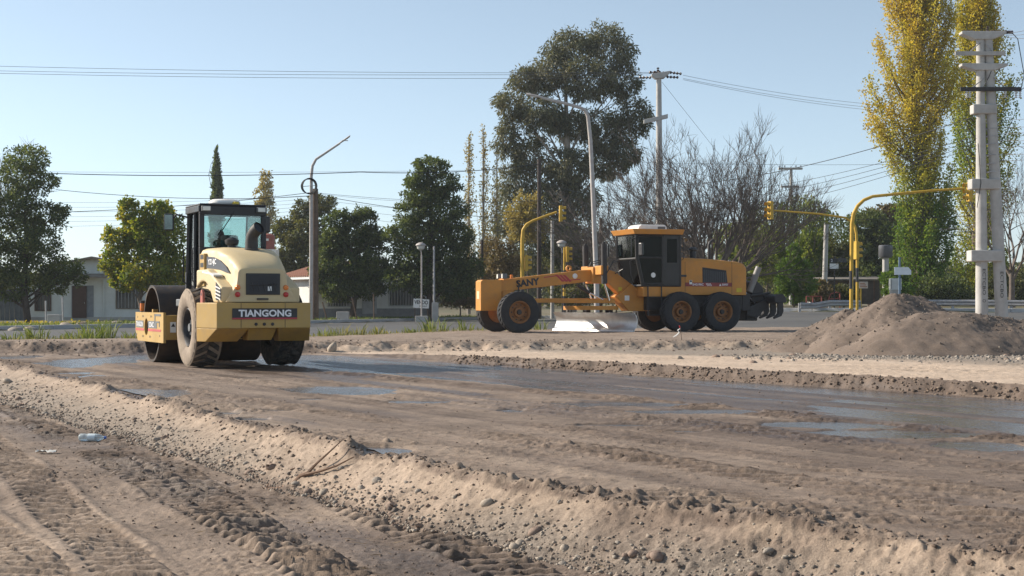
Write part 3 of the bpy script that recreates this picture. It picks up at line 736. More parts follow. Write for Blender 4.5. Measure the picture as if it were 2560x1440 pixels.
# engine hood
def hsec(x, top, wt, wm, wb, zm, zb, rnd=.09):
    pts = [(wb, zb), (wm, zm), (wt, top-rnd), (wt-rnd*.35, top-rnd*.35), (wt-rnd*1.1, top), (wt*.5, top+.02)]
    L = [(x, y, z) for y, z in pts]; return L + [(x, -y, z) for y, z in reversed(pts)]
secs = [hsec(.48,2.20,.63,.65,.66,1.9,1.45), hsec(.1,2.2,.605,.625,.64,1.85,1.42), hsec(-.35,2.17,.565,.585,.62,1.8,1.40), hsec(-.8,2.07,.51,.53,.62,1.68,1.2),
        hsec(-1.1,1.95,.47,.5,.64,1.58,1.2), hsec(-1.3,1.85,.45,.47,.65,1.55,1.2), hsec(-1.38,1.78,.43,.46,.66,1.5,1.2,.06)]
hood = MB().loft(secs).build('engine_hood', CREAM, ROL, True, bevel=.012, sharp=38)
# wheel-arch bulges
for s in (1, -1):
    arch = [(.46,1.20)] + [(.85*math.cos(R(a)), TR+.85*math.sin(R(a))) for a in range(45, 136, 10)] + [(-.75,1.192),(-1.30,1.192),(-1.30,1.46),(-.75,1.66),(-.3,1.80),(.46,1.80)]
    MB().prism(arch, 'y', s*.5, s*.72).build('fender', CREAM, ROL, bevel=.03)
gfr = MB().box(-1.405,-1.375,-.32,.30,1.33,1.71).build('rear_grille_frame', BLK, hood, bevel=.008)
MB().box(-1.409,-1.404,-.27,.25,1.37,1.67).build('grille_opening', GRILLE, hood)
rd = MB()
for k in range(5): rd.tube([(-1.41,-.24+.1*k,1.4),(-1.41,-.2+.1*k,1.55)], .008, 6)
rd.tube([(-1.412,-.25,1.52),(-1.412,.22,1.5)], .012, 6); rd.build('radiator_hoses', DRK, hood)
MB().box(-1.412,-1.408,-.16,-.09,1.40,1.48).build('painted_gap_light', WHITE, hood)  # white box painted in for light showing through the grille
MB().box(-1.42,-1.38,-.1,.1,1.24,1.27).build('latch', DRK, hood)
for s in (1, -1):
    for z, m_ in ((1.46, ORNL), (1.335, REDL)):
        MB().lathe([(0,-1.425),(.04,-1.42),(.048,-1.40),(.048,-1.35)], (0, s*.43+(.02 if s > 0 else 0), z), 'x', 16).build('tail_light', m_, ROL, True)
# side decal and lettering on the left of the hood
dec = [(.05,2.04),(-.3,2.02),(-.62,1.95),(-.92,1.83),(-1.08,1.72),(-.9,1.74),(-.6,1.79),(.05,1.83)]
def hoody(x): return .455+.105*(x+1.1)+.035
def on_hood(poly, off): return MB().add([(x, hoody(x)+off+.1*max(0, 1.95-z)*.1, z) for x, z in poly]+[(x, hoody(x)-.05, z) for x, z in poly], [tuple(range(len(poly)))]+[(i, (i+1) % len(poly), len(poly)+(i+1) % len(poly), len(poly)+i) for i in range(len(poly))])
on_hood(dec, .022).build('hood_decal', mat('decal_grey', (.06,.07,.09), .5), hood)
MB().prism([(.02,1.77),(-.55,1.73),(-.8,1.69),(-.8,1.66),(-.55,1.70),(.02,1.74)], 'y', .56, .727).build('hood_stripe', WHITE, hood)
text_part('YZ14JC', (-.24,hoody(-.24)+.026,1.925), (-1,-.105,0), (0,0,1), .13, WHT, hood, bold=.03, width=.42)
lv = MB().box(.1,.42,.59,.668,1.5,2.1).build('louvre_panel', YEL, hood)
for k in range(4): MB().box(.14,.36,.669,.674,1.55+.15*k,1.63+.15*k).build('louvre_slot', BLK, lv)
lw = MB().prism([(-1.28,1.24),(-1.28,1.44),(-.95,1.56),(-.95,1.24)], 'y', .722, .728).build('side_grille', GRILLE, hood)
for k in range(4): MB().obox((-1.12,.732,1.27+.062*k), (.33,.012,.02), Euler((0,R(-8),0)).to_matrix()).build('grille_slat', WHITE, lw)
# exhaust and pre-cleaner
ex = MB().tube([(-.42,-.08,2.0),(-.42,-.08,2.32),(-.44,-.09,2.42),(-.5,-.12,2.5),(-.60,-.17,2.57)], [.125,.115,.11,.11,.115], 20, False).build('exhaust_pipe', DRK, ROL, True)
MB().tube([(-.53,-.135,2.525),(-.57,-.155,2.548)], .105, 20).build('exhaust_mouth', BLK, ex)
MB().lathe([(.15,2.1),(.15,2.17),(.125,2.18)], (-.42,-.08,0), 'z', 20).build('exhaust_collar', DRK, ex)
MB().lathe([(.08,2.15),(.08,2.26),(.12,2.28),(.13,2.33),(.13,2.36),(.06,2.40),(0,2.41)], (.12,.14,0), 'z', 20).build('air_precleaner', BLK, ROL, True)
# cab
CX0, CX1, CW, CZ0, CZ1 = .54, 1.68, .625, 1.28, 3.02
cab = MB()
def post(a, b, t=.075): cab.tube([a, b], t*.62, 4)
for s in (1, -1):
    post((CX0+.04, s*(CW-.04), CZ0), (CX0+.04, s*(CW-.04), CZ1)); post((CX1+.05, s*(CW-.04), CZ0), (CX1-.12, s*(CW-.04), CZ1))
    cab.box(CX0, CX1-.1, s*CW-.035, s*CW+.035, CZ1-.12, CZ1); cab.box(CX0, CX1+.08, s*CW-.035, s*CW+.03, CZ0-.02, CZ0+.14)
    post((CX0+.55, s*(CW-.03), CZ0), (CX0+.52, s*(CW-.03), CZ1), .055)
cab.box(CX0-.012, CX0+.06, -CW-.02, CW+.02, CZ1-.17, CZ1-.002); cab.box(CX0-.012, CX0+.06, -CW-.02, CW+.02, CZ0+.0, 2.24)
cab.box(CX0-.012, CX0+.06, CW-.075, CW+.02, 2.24, CZ1-.17); cab.box(CX0-.012, CX0+.06, -CW-.02, -CW+.075, 2.24, CZ1-.17)
cab.box(CX1-.14, CX1-.06, -CW, CW, CZ1-.14, CZ1); cab.box(CX1-.03, CX1+.06, -CW, CW, CZ0, CZ0+.5)
CAB = cab.build('cab_frame', BLK, ROL, bevel=.012)
MB().box(CX0, CX1+.05, -CW+.04, CW-.04, CZ0-.04, CZ0+.02).build('cab_floor', DRK, CAB)
MB().box(CX0-.015, CX1-.05, -CW-.025, CW+.025, CZ1, CZ1+.04).build('cab_roof', BLK, ROL, bevel=.02)
MB().lathe([(.28,0),(.30,.03),(.29,.07),(.24,.1),(0,.115)], (1.0,.04,CZ1+.05), 'z', 24).build('roof_vent', WHITE, ROL, True)
MB().lathe([(.07,0),(.07,.03),(.05,.05),(0,.05)], (.72,-.1,CZ1+.05), 'z', 12).build('roof_cap', mat('yellow_cap', (.7,.5,.05), .5), ROL)
MB().box(CX0+.02, CX0+.026, -CW+.075, CW-.075, 2.24, CZ1-.17).build('rear_window', GLASS, CAB)
for s in (1, -1):
    MB().box(CX0+.1, CX1-.06, s*(CW-.06)-.003, s*(CW-.06)+.003, CZ0+.16, CZ1-.14).build('side_window', GLASS, CAB)
    MB().obox((CX0-.04, s*.53, CZ1-.06), (.1,.17,.1)).build('work_light', GREYP, ROL, bevel=.012)
    MB().obox((CX0-.093, s*.53, CZ1-.06), (.006,.14,.075)).build('light_lens', mat('lamp_lens', (.75,.75,.7), .2), ROL)
    mb = MB().tube([(CX1-.2, s*CW, CZ1-.18), (CX1-.05, s*(CW+.2), CZ1-.12), (CX1-.05, s*(CW+.26), CZ1-.2)], .02, 6)
    ar = mb.build('mirror_arm', BLK, ROL)
    hd = MB().obox((CX1-.05, s*(CW+.34), CZ1-.27), (.07,.19,.33), Euler((0,0,R(-25*s))).to_matrix()).build('mirror', BLK, ROL, bevel=.03)
    if s > 0: MB().obox((CX1-.09, s*(CW+.355), CZ1-.27), (.006,.15,.28), Euler((0,0,R(-25*s))).to_matrix()).build('mirror_face', MIRR, hd)
MB().box(CX1-.02, CX1-.016, -CW+.06, CW-.06, CZ0+.55, CZ1-.15).build('windscreen', GLASS, CAB)
MB().tube([(CX0-.03,-.02,CZ1-.1),(CX0-.03,.28,2.46)], .009, 6).build('wiper', BLK, CAB)
MB().tube([(CX1-.3,CW+.05,1.55),(CX1-.28,CW+.12,1.6),(CX1-.32,CW+.12,2.2),(CX1-.34,CW+.05,2.25)], .015, 6).build('grab_rail', BLK, ROL)
MB().tube([(CX0+.2,CW+.03,1.55),(CX0+.2,CW+.1,1.6),(CX0+.2,CW+.1,2.2),(CX0+.2,CW+.03,2.25)], .012, 6).build('grab_rail', BLK, ROL)
MB().box(.75,1.55,.55,.85,1.12,1.26).build('step_box', GREYP, ROL, bevel=.02)
# seat, steering column
st = MB().obox((.93,-.03,1.9), (.14,.48,.75), Euler((0,R(-6),0)).to_matrix()).build('seat_backrest', mat('seat_fabric', (.07,.085,.085), .8), ROL, bevel=.05)
MB().obox((.92,-.03,2.36), (.1,.34,.26), Euler((0,R(-6),0)).to_matrix()).build('headrest', MATS['seat_fabric'], st, bevel=.05)
MB().box(.9,1.35,-.27,.21,1.55,1.68).build('seat_cushion', MATS['seat_fabric'], ROL, bevel=.04)
MB().box(1.0,1.3,-.2,.15,1.3,1.55).build('seat_base', BLK, ROL)
MB().tube([(1.55,0,1.3),(1.45,0,1.85)], .03, 8).lathe([(.17,0),(.19,.02),(.17,.035),(.15,.02),(.17,0)], (1.44,0,1.88), 'z', 24).build('steering_wheel', BLK, ROL)

# ---- driver (seated, seen from behind through the rear window)
def skin_obj(name, verts, edges, radii, material, parent, root=0, sub=2):
    me = bpy.data.meshes.new(name); me.from_pydata(verts, edges, [])
    o = bpy.data.objects.new(name, me); COL.objects.link(o); o.parent = parent
    m = o.modifiers.new('skin', 'SKIN'); m.use_smooth_shade = True
    sv = me.skin_vertices[0].data if me.skin_vertices else None
    if sv is None:
        bpy.context.view_layer.objects.active = o
    for i, r_ in enumerate(radii):
        rr = r_ if isinstance(r_, tuple) else (r_, r_)
        me.skin_vertices[0].data[i].radius = rr; me.skin_vertices[0].data[i].use_root = (i == root)
    s = o.modifiers.new('sub', 'SUBSURF'); s.levels = sub; s.render_levels = sub
    me.materials.append(material); return o
SKINM = mat('skin', (.36,.20,.13), .6, var=.06); SHIRT = mat('shirt_grey', (.32,.33,.36), .9, var=.1); HAIR = mat('hair_dark', (.012,.010,.009), .7, var=.2)
PANTS = mat('work_trousers', (.04,.05,.08), .9, var=.1)
cr, sr = math.cos(R(90)+BETA), math.sin(R(90)+BETA)
def rw(x, y, z): return (rx0[0]+x*cr-y*sr, rx0[1]+x*sr+y*cr, z+.012)
DRV = thing('person', 'seated driver in grey shirt with dark hair inside the roller cab', 'person', rw(1.12,.1,1.68), R(90)+BETA)
V = [(0,0,.10),(.02,0,.28),(.0,0,.46),(.0,0,.56),(.03,0,.63),(.05,0,.72),(.05,0,.82)]
E = [(i, i+1) for i in range(6)]; Rd = [(.15,.11),(.15,.105),(.17,.10),(.08,.07),(.055,.055),(.085,.095),(.075,.085)]
for s in (1, -1):
    b0 = len(V); V += [(0, s*.19,.5),(.1, s*.25,.27),(.30, s*.16,.22),(.37, s*.13,.235)]; Rd += [.065,.05,.038,(.035,.018)]
    E += [(3, b0),(b0, b0+1),(b0+1, b0+2),(b0+2, b0+3)]
    for f in range(4):
        q = len(V); yo = (f-1.5)*.019
        V += [(.405, s*.13+yo,.235),(.43+.006*(f in (1,2)), s*.13+yo,.215),(.425, s*.13+yo,.19)]; Rd += [.009,.009,.008]
        E += [(b0+3, q),(q, q+1),(q+1, q+2)]
    q = len(V); V += [(.385, s*.13-s*.045,.225),(.41, s*.13-s*.055,.205)]; Rd += [.011,.009]; E += [(b0+3, q),(q, q+1)]
    l0 = len(V); V += [(.05, s*.1,.06),(.42, s*.13,.07),(.44, s*.13,-.3),(.52, s*.13,-.33)]; Rd += [.09,.07,.045,.04]
    E += [(0, l0),(l0, l0+1),(l0+1, l0+2),(l0+2, l0+3)]
skin_obj('body', V, E, Rd, SKINM, DRV)
Vs = [(0,0,.06),(.02,0,.28),(0,0,.46),(0,0,.55)]; Es = [(0,1),(1,2),(2,3)]; Rs = [(.17,.13),(.172,.125),(.19,.12),(.10,.085)]
for s in (1, -1):
    b0 = len(Vs); Vs += [(0, s*.19,.5),(.09, s*.245,.3)]; Rs += [.082,.066]; Es += [(3, b0),(b0, b0+1)]
skin_obj('shirt', Vs, Es, Rs, SHIRT, DRV)
Vt = [(0,0,.05)]; Et = []; Rt = [(.165,.12)]
for s in (1, -1):
    b0 = len(Vt); Vt += [(.08, s*.1,.06),(.42, s*.13,.07),(.44, s*.13,-.24)]; Rt += [.1,.082,.06]; Et += [(0, b0),(b0, b0+1),(b0+1, b0+2)]
skin_obj('trousers', Vt, Et, Rt, PANTS, DRV)
MB().ell((.03,0,.815), (.112,.092,.105), 16, 10).build('hair', HAIR, DRV, True)
MB().ell((.155,0,.745), (.022,.014,.022), 8, 6).build('nose', SKINM, DRV, True)
for s in (1, -1):
    MB().ell((.05, s*.092,.75), (.02,.012,.032), 8, 6).build('ear', SKINM, DRV, True)
    MB().ell((.13, s*.032,.77), (.01,.013,.009), 8, 6).build('eye', WHITE, DRV, True)
MB().ell((.135,0,.70), (.012,.028,.008), 8, 6).build('mouth', mat('lips', (.3,.12,.1), .6), DRV, True)

# ================================================================== MOTOR GRADER
ORG = mat('grader_orange', (.57,.24,.035), .5, var=.12, scale=1.2, dust=.45, dustcol=(.36,.22,.12))
ORGR = mat('grader_rim', (.27,.115,.035), .6, var=.15, scale=3, dust=.5, dustcol=(.14,.08,.04))
CABB = mat('cab_black', (.030,.028,.027), .45, var=.15, dust=.2, dustcol=(.10,.085,.07))
STEEL = mat('blade_steel', (.60,.595,.59), .36, metal=.85, var=.10, scale=2, dust=.25, dustcol=(.45,.40,.35), bmp=.05)
AG = R(20)
GO = (5.97, 48.72, .225)
GR = thing('motor_grader', 'orange motor grader with dark cab standing above the dirt bank', 'motor grader', GO, R(180)+AG)
WR = .675
for s in (1, -1):
    for x in (.77, -.77):
        wheel(GR, (x, s*1.03, WR), WR, .44, .36, s, GTYRE, GTYRE, ORGR, DRK, 26, .035, 'v', 10, .16)
    wheel(GR, (6.52, s*1.03, WR), WR, .44, .36, s, GTYRE, GTYRE, ORGR, DRK, 26, .035, 'v', 10, .12)
    MB().prism([(-1.15,.55),(1.15,.55),(1.15,.85),(.5,1.0),(-.5,1.0),(-1.15,.85)], 'y', s*.55, s*.78).build('tandem_case', DRK, GR, bevel=.03)
MB().box(-1.9,1.75,-.5,.5,.72,1.24).build('rear_chassis', DRK, GR, bevel=.03)
# gooseneck main frame
prof = [(6.85,1.72),(3.9,2.06),(3.05,2.1),(2.75,2.02),(1.55,1.2),(1.55,.75),(2.05,.75),(3.05,1.68),(3.7,1.68),(6.85,1.33)]
frame = MB().prism(prof, 'y', -.17, .17).build('main_frame', ORG, GR, bevel=.015)
MB().prism([(1.5,.70),(2.3,.70),(2.75,1.18),(2.2,1.6),(1.5,1.18)], 'y', -.3, .3).build('hitch_housing', ORG, GR, bevel=.02)
nose = MB().prism([(6.8,.72),(6.8,1.72),(7.45,1.72),(7.52,1.66),(7.52,.72)], 'y', -.26, .26).build('front_counterweight', ORG, GR, bevel=.015)
MB().box(7.522,7.526,-.12,.12,1.1,1.35).build('front_badge', mat('badge_pale', (.7,.55,.35), .5), nose)
MB().box(6.32,6.75,-.15,.15,.6,1.4).build('axle_pedestal', ORG, GR, bevel=.02)
MB().prism([(-.78,.62),(-.3,.55),(.3,.55),(.78,.62),(.78,.74),(.3,.86),(-.3,.86),(-.78,.74)], 'x', 6.42, 6.62).build('front_axle', ORG, GR, bevel=.015)
for s in (1, -1):
    MB().tube([(6.6, s*.25,.85),(6.6, s*.72,.98)], .035, 8).build('steering_cylinder', ORG, GR)
    wl = MB().box(6.62,6.78, s*.23-.07, s*.23+.07, 1.76,1.92).build('headlight', GREYP, GR, bevel=.015)
    MB().box(6.781,6.787, s*.23-.055, s*.23+.055, 1.775,1.905).build('lens', MATS['lamp_lens'], wl)
MB().box(6.7,6.74,-.28,.28,1.71,1.765).build('lamp_bar', ORG, GR)
ol = MB().lathe([(.05,0),(.05,.1),(.03,.12),(0,.12)], (6.45,.22,1.77), 'z', 12).build('turn_signal', ORNL, GR)
# drawbar, circle, blade
MB().prism([(5.9,.98),(5.9,1.1),(4.9,1.12),(2.75,1.12),(2.75,.96),(4.9,.98)], 'y', -.16, .16).build('drawbar', ORG, GR, bevel=.01)
MB().hexa([(4.8,-.14,.965),(4.8,.14,.965),(3.0,.75,.965),(3.0,-.75,.965)], [(4.8,-.14,1.08),(4.8,.14,1.08),(3.0,.75,1.08),(3.0,-.75,1.08)]).build('drawbar_yoke', ORG, GR, bevel=.01)
MB().lathe([(.7,.74),(.92,.74),(.92,.87),(.7,.87),(.7,.74)], (3.55,0,0), 'z', 40).build('circle', ORG, GR)
BLY = R(25)   # blade turned on its circle
bl = MB(); L = 1.8; arc = []
for k in range(13):
    a = R(-62+124*k/12); rr = .36
    arc.append((.30-rr*math.cos(a), .33+rr*math.sin(a)*.92))
prof = arc + [(x-.035, z) for x, z in reversed(arc)]
cb, sb_ = math.cos(BLY), math.sin(BLY)
secs = []
for k in range(2):
    y = -L if k == 0 else L
    secs.append([(3.42+x*cb-y*sb_, x*sb_+y*cb, z+.03) for x, z in prof])
blade = MB().loft(secs).build('blade', STEEL, GR, True, sharp=45)
def bl_pt(x, y, z): return (3.42+x*cb-y*sb_, x*sb_+y*cb, z)
MB().hexa([bl_pt(.06,-L,.03),bl_pt(.14,-L,.03),bl_pt(.14,L,.03),bl_pt(.06,L,.03)], [bl_pt(.06,-L,.09),bl_pt(.12,-L,.09),bl_pt(.12,L,.09),bl_pt(.06,L,.09)]).build('cutting_edge', STEEL, blade)
for s in (1, -1):
    MB().hexa([bl_pt(-.1, s*.5-.08,.25),bl_pt(-.1, s*.5+.08,.25),bl_pt(-.35, s*.5+.08,.25),bl_pt(-.35, s*.5-.08,.25)], [bl_pt(-.05, s*.5-.08,.82),bl_pt(-.05, s*.5+.08,.82),bl_pt(-.25, s*.5+.08,.82),bl_pt(-.25, s*.5-.08,.82)]).build('blade_arm', DRK, GR)
# saddle and lift cylinders
MB().box(3.2,3.62,-.34,.34,1.62,2.16).build('saddle', ORG, GR, bevel=.03)
for s in (1, -1):
    MB().box(3.28,3.55, min(s*.3, s*.85), max(s*.3, s*.85), 1.9,2.2).build('lift_arm', ORG, GR, bevel=.02)
    cy = MB().tube([(3.42, s*.78,2.92),(3.40, s*.78,1.6)], .1, 14).build('lift_cylinder', DRK, GR, True)
    MB().tube([(3.40, s*.78,1.6),(3.2, s*.72,1.05)], .035, 10).build('piston_rod', CHROME, cy, True)
    MB().tube([(3.42, s*.78,2.92),(3.42, s*.78,2.98)], .05, 10).build('cylinder_cap', DRK, cy)
    for k in range(2):
        MB().tube([(3.38, s*.86,1.9),(3.15, s*(.9+.03*k),2.3+.05*k),(2.9, s*.8,2.35+.08*k),(2.7-.1*k, s*.5,2.1),(2.75, s*.2,1.95)], .016, 6).build('hydraulic_hose', BLK, GR, True)
MB().tube([(4.15,.3,1.55),(3.75,.35,1.3)], .06, 10).build('sideshift_cylinder', DRK, GR, True)
MB().tube([(3.78,.35,1.32),(3.1,.45,.98)], .03, 10).build('sideshift_rod', CHROME, GR, True)
MB().lathe([(.05,-.04),(.10,-.04),(.10,.04),(.05,.04),(.05,-.04)], (4.35,0,2.12), 'y', 16).build('lifting_eye', ORG, GR)
MB().tube([(4.55,.3,1.6),(4.7,.35,1.35),(4.45,.38,1.28),(4.2,.33,1.4)], .014, 6).build('hydraulic_hose', BLK, GR, True)
MB().tube([(6.25,.19,1.68),(6.2,.24,1.6),(6.22,.24,1.35),(6.3,.2,1.25)], .022, 6).build('hydraulic_hose', BLK, GR, True)
# lettering on the beam
ang = Vector((-1,0,(2.06-1.72)/(3.9-6.85)*-1)).normalized()
text_part('SANY', (5.86,.175,1.64), (-1,0,.118), (.118,0,1), .24, BLK, frame, bold=.045, width=.82)
for (x0, z0, x1, z1) in ((5.3,1.79,4.85,1.855),(4.65,1.69,4.0,1.74)):
    MB().hexa([(x0,.171,z0),(x1,.171,z1),(x1,.175,z1),(x0,.175,z0)], [(x0,.171,z0+.03),(x1,.171,z1+.03),(x1,.175,z1+.03),(x0,.175,z0+.03)]).build('beam_stripe', REDP, frame)
for k in range(3):
    x = 4.9-.13*k
    MB().prism([(x,1.895),(x-.09,1.9),(x-.33,1.68),(x-.24,1.67)], 'y', .171, .176).build('beam_stripe', REDP, frame)
MB().ell((4.2,.19,1.86), (.09,.02,.09), 12, 8).build('marker_lamp', WHITE, frame)
MB().box(2.28,2.45,.302,.306,1.05,1.22).build('sticker', WHITE, GR)
MB().prism([(2.62,1.38),(2.5,1.38),(2.5,1.5),(2.62,1.5)], 'y', .171, .175).build('sticker', mat('sticker_yellow', (.6,.45,.03), .6), frame)
# cab
cx0, cx1, cw, z0, z1 = .62, 2.18, .80, 1.55, 3.26
cabm = MB()
P_side = [(cx0,z0),(cx0,z1),(cx1+.08,z1),(cx1+.06,2.45),(cx1-.15,z0)]
T_ = .06
def bar(a, b_, y, t=T_): 
    cabm.tube([(a[0], y, a[1]), (b_[0], y, b_[1])], t*.6, 6)
for s in (1, -1):
    y = s*(cw-.03)
    for i in range(5): bar(P_side[i], P_side[(i+1) % 5], y)
    bar((cx0+.62,z0), (cx0+.62,z1), y)
for (x, z) in P_side: cabm.tube([(x,-cw+.03,z),(x,cw-.03,z)], .036, 6)
GC = cabm.build('cab_frame', CABB, GR)
for s in (1, -1):
    y = s*(cw-.03)
    # rear fixed panel with window, door with two windows
    pn = MB().box(cx0+.02, cx0+.6, y-.012, y+.012, z0, 2.32).box(cx0+.02, cx0+.12, y-.012, y+.012, 2.32, z1).box(cx0+.5, cx0+.6, y-.012, y+.012, 2.32, z1).box(cx0+.12, cx0+.5, y-.012, y+.012, 3.12, z1).build('rear_side_panel', CABB, GC)
    MB().box(cx0+.12, cx0+.5, y-.004, y+.004, 2.32, 3.12).build('side_glass', DGLASS, GC)
    dr = MB().tube([(cx0+.66,y,z0+.06),(cx1-.2,y,z0+.06),(cx1-.0,y,2.42),(cx1+.0,y,z1-.06),(cx0+.66,y,z1-.06),(cx0+.66,y,z0+.06)], .045, 6).build('door', CABB, GR)
    MB().tube([(cx0+.66,y,2.48),(cx1,y,2.48)], .04, 6).build('door_rail', CABB, dr)
    MB().prism([(cx0+.66,2.5),(cx1-.0,2.5),(cx1-.0,z1-.06),(cx0+.66,z1-.06)], 'y', y-.004, y+.004).build('door_glass', DGLASS, dr)
    MB().prism([(cx0+.66,z0+.06),(cx1-.2,z0+.06),(cx1-.0,2.45),(cx0+.66,2.45)], 'y', y-.004, y+.004).build('door_glass', DGLASS, dr)
    if s > 0: MB().lathe([(0,y+.008),(.085,y+.008),(.085,y+.004)], (cx0+1.0,0,1.9), 'y', 20).build('round_sticker', WHITE, dr)
MB().hexa([(cx1-.15,-cw+.06,z0+.04),(cx1-.15,cw-.06,z0+.04),(cx1-.158,cw-.06,z0+.04),(cx1-.158,-cw+.06,z0+.04)], [(cx1+.055,-cw+.06,2.42),(cx1+.055,cw-.06,2.42),(cx1+.047,cw-.06,2.42),(cx1+.047,-cw+.06,2.42)]).build('lower_windscreen', DGLASS, GC)
MB().hexa([(cx1+.06,-cw+.06,2.48),(cx1+.06,cw-.06,2.48),(cx1+.052,cw-.06,2.48),(cx1+.052,-cw+.06,2.48)], [(cx1+.08,-cw+.06,z1-.04),(cx1+.08,cw-.06,z1-.04),(cx1+.072,cw-.06,z1-.04),(cx1+.072,-cw+.06,z1-.04)]).build('windscreen', glass_mat('windscreen_glass', (.42,.44,.42), .4), GC)
MB().tube([(cx1+.1,.05,3.2),(cx1+.1,.12,2.8)], .01, 6).tube([(cx1+.1,-.2,2.5),(cx1+.1,-.05,2.75)], .01, 6).build('wiper', BLK, GC)
MB().box(cx0+.02, cx0+.04, -cw+.06, cw-.06, z0, 2.3).build('cab_back_wall', CABB, GC)
MB().box(cx0, cx1-.15, -cw+.05, cw-.05, z0-.03, z0+.0).build('cab_floor', CABB, GC)
MB().hexa([(cx0-.06,-cw-.06,z1),(cx1+.16,-cw-.06,z1),(cx1+.16,cw+.06,z1),(cx0-.06,cw+.06,z1)], [(cx0-.1,-cw-.12,z1+.17),(cx1+.25,-cw-.12,z1+.17),(cx1+.25,cw+.12,z1+.17),(cx0-.1,cw+.12,z1+.17)]).build('cab_roof', ORG, GR, bevel=.015)
ac = MB().prism([(.95,3.43),(.95,3.53),(1.02,3.6),(1.9,3.6),(2.0,3.53),(2.0,3.43)], 'y', -.45, .45).build('roof_air_conditioner', WHITE, GR, bevel=.03)
MB().box(1.02,1.3,.451,.455,3.46,3.54).build('vent_slot', GREYP, ac)
MB().box(1.35,1.75,-.25,.25,z0,2.0).box(1.3,1.42,-.25,.25,2.0,2.75).build('driver_seat', BLK, GR, bevel=.04)
MB().tube([(2.0,0,z0),(1.9,0,2.3)], .06, 8).lathe([(.2,0),(.22,.02),(.2,.04),(.18,.02),(.2,0)], (1.88,0,2.32), 'z', 20).build('steering_wheel', BLK, GR)
for s in (1, -1):
    MB().tube([(cx1+.1, s*cw,3.1),(cx1+.32, s*(cw+.15),3.1),(cx1+.34, s*(cw+.17),2.5)], .013, 6).build('mirror_arm', BLK, GR)
    mr = MB().obox((cx1+.3 if s < 0 else cx1-.0, s*(cw+.2),2.75), (.06,.2,.42), Euler((0,0,R(20*s))).to_matrix()).build('mirror', BLK, GR, bevel=.03)
    MB().obox((cx1-.035 if s > 0 else cx1+.265, s*(cw+.2),2.75), (.006,.16,.36), Euler((0,0,R(20*s))).to_matrix()).build('mirror_face', MIRR, mr)
MB().tube([(cx0-.02,cw+.02,2.4),(cx0-.08,cw+.05,2.45),(cx0-.08,cw+.05,3.1),(cx0-.02,cw+.02,3.15)], .012, 6).build('grab_rail', BLK, GR)
MB().tube([(cx1+.12,cw-.1,1.65),(cx1+.22,cw-.1,1.9),(cx1+.26,cw-.1,2.35),(cx1+.14,cw-.1,2.42)], .012, 6).build('grab_rail', BLK, GR)
MB().box(.62,2.0,-.78,.78,1.18,1.515).build('cab_base', ORG, GR, bevel=.02)
ld = MB()
for x in (1.35,1.85): ld.tube([(x,.84,1.55),(x-.02*(x-1.6),.86,.55)], .022, 6)
for z in (.55,.85,1.15): ld.box(1.36,1.86,.8,.9,z,z+.03)
ld.build('step_ladder', BLK, GR)
# engine hood
def gh(x, top, w_, zb=1.24): return [(x, w_, zb), (x, w_, top-.1), (x, w_-.06, top-.02), (x, w_-.16, top), (x, -w_+.16, top), (x, -w_+.06, top-.02), (x, -w_, top-.1), (x, -w_, zb)]
hd = MB().loft([gh(.6,2.52,.62), gh(-.6,2.47,.62), gh(-1.7,2.38,.62), gh(-1.9,2.33,.61), gh(-2.0,2.22,.58)]).build('engine_hood', ORG, GR, True, bevel=.01, sharp=35)
for x in (.36,-1.42): MB().box(x-.006,x+.006,.615,.6225,1.26,2.36).build('hood_seam', DRK, hd)
MB().box(-.15,.35,.6,.6215,1.22,1.228).build('hood_trim', DRK, hd)
gl = MB().prism([(-.3,1.66),(-.29,2.18),(-1.2,2.08),(-1.25,1.66),(-1.2,1.62)], 'y', .612, .626).build('side_grille', GRILLE, hd)
for k in range(12): MB().box(-.36-.075*k, -.348-.075*k, .626, .632, 1.66, 2.1-.008*k).build('grille_bar', GREYP, gl)
st = MB().box(-1.41,.35,.62,.627,1.53,1.66).build('hood_stripe', mat('stripe_maroon', (.25,.035,.035), .5), hd)
text_part('SHG190C', (-.12,.629,1.595), (-1,0,0), (0,0,1), .075, WHT, hd, bold=.02, width=.42)
text_part('SANY', (-1.16,.629,1.595), (-1,0,0), (0,0,1), .07, WHT, hd, bold=.02, width=.24)
for k in range(4): MB().prism([(-.42-.05*k,1.64),(-.44-.05*k,1.64),(-.5-.05*k,1.545),(-.48-.05*k,1.545)], 'y', .628, .63).build('stripe_mark', WHT, hd)
MB().prism([(-.93,1.55),(-.97,1.63),(-1.01,1.55)], 'y', .628, .63).build('emblem', WHT, hd)
MB().box(.1,.2,.622,.628,1.60,1.74).build('sticker', WHITE, hd); MB().box(.11,.19,.629,.631,1.68,1.73).build('sticker_mark', BLK, hd)
MB().box(-1.8,-1.6,.612,.626,1.34,1.48).build('sticker', MATS['sticker_yellow'], hd)
MB().box(.32,.58,.622,.65,1.85,1.92).build('hood_latch', BLK, hd)
MB().lathe([(.11,2.45),(.11,2.75),(.16,2.77),(.16,2.83),(.08,2.88),(0,2.88)], (-.2,.1,0), 'z', 18).build('air_cleaner', BLK, GR, True)
MB().tube([(-.82,.1,2.4),(-.82,.1,2.95),(-.86,.1,3.06),(-.98,.1,3.14)], .055, 12).build('exhaust_pipe', DRK, GR, True)
for x in (-1.2,-1.5): MB().lathe([(.05,2.36),(.05,2.45),(0,2.46)], (x,.3,0), 'z', 10).build('filler_cap', GREYP, GR)
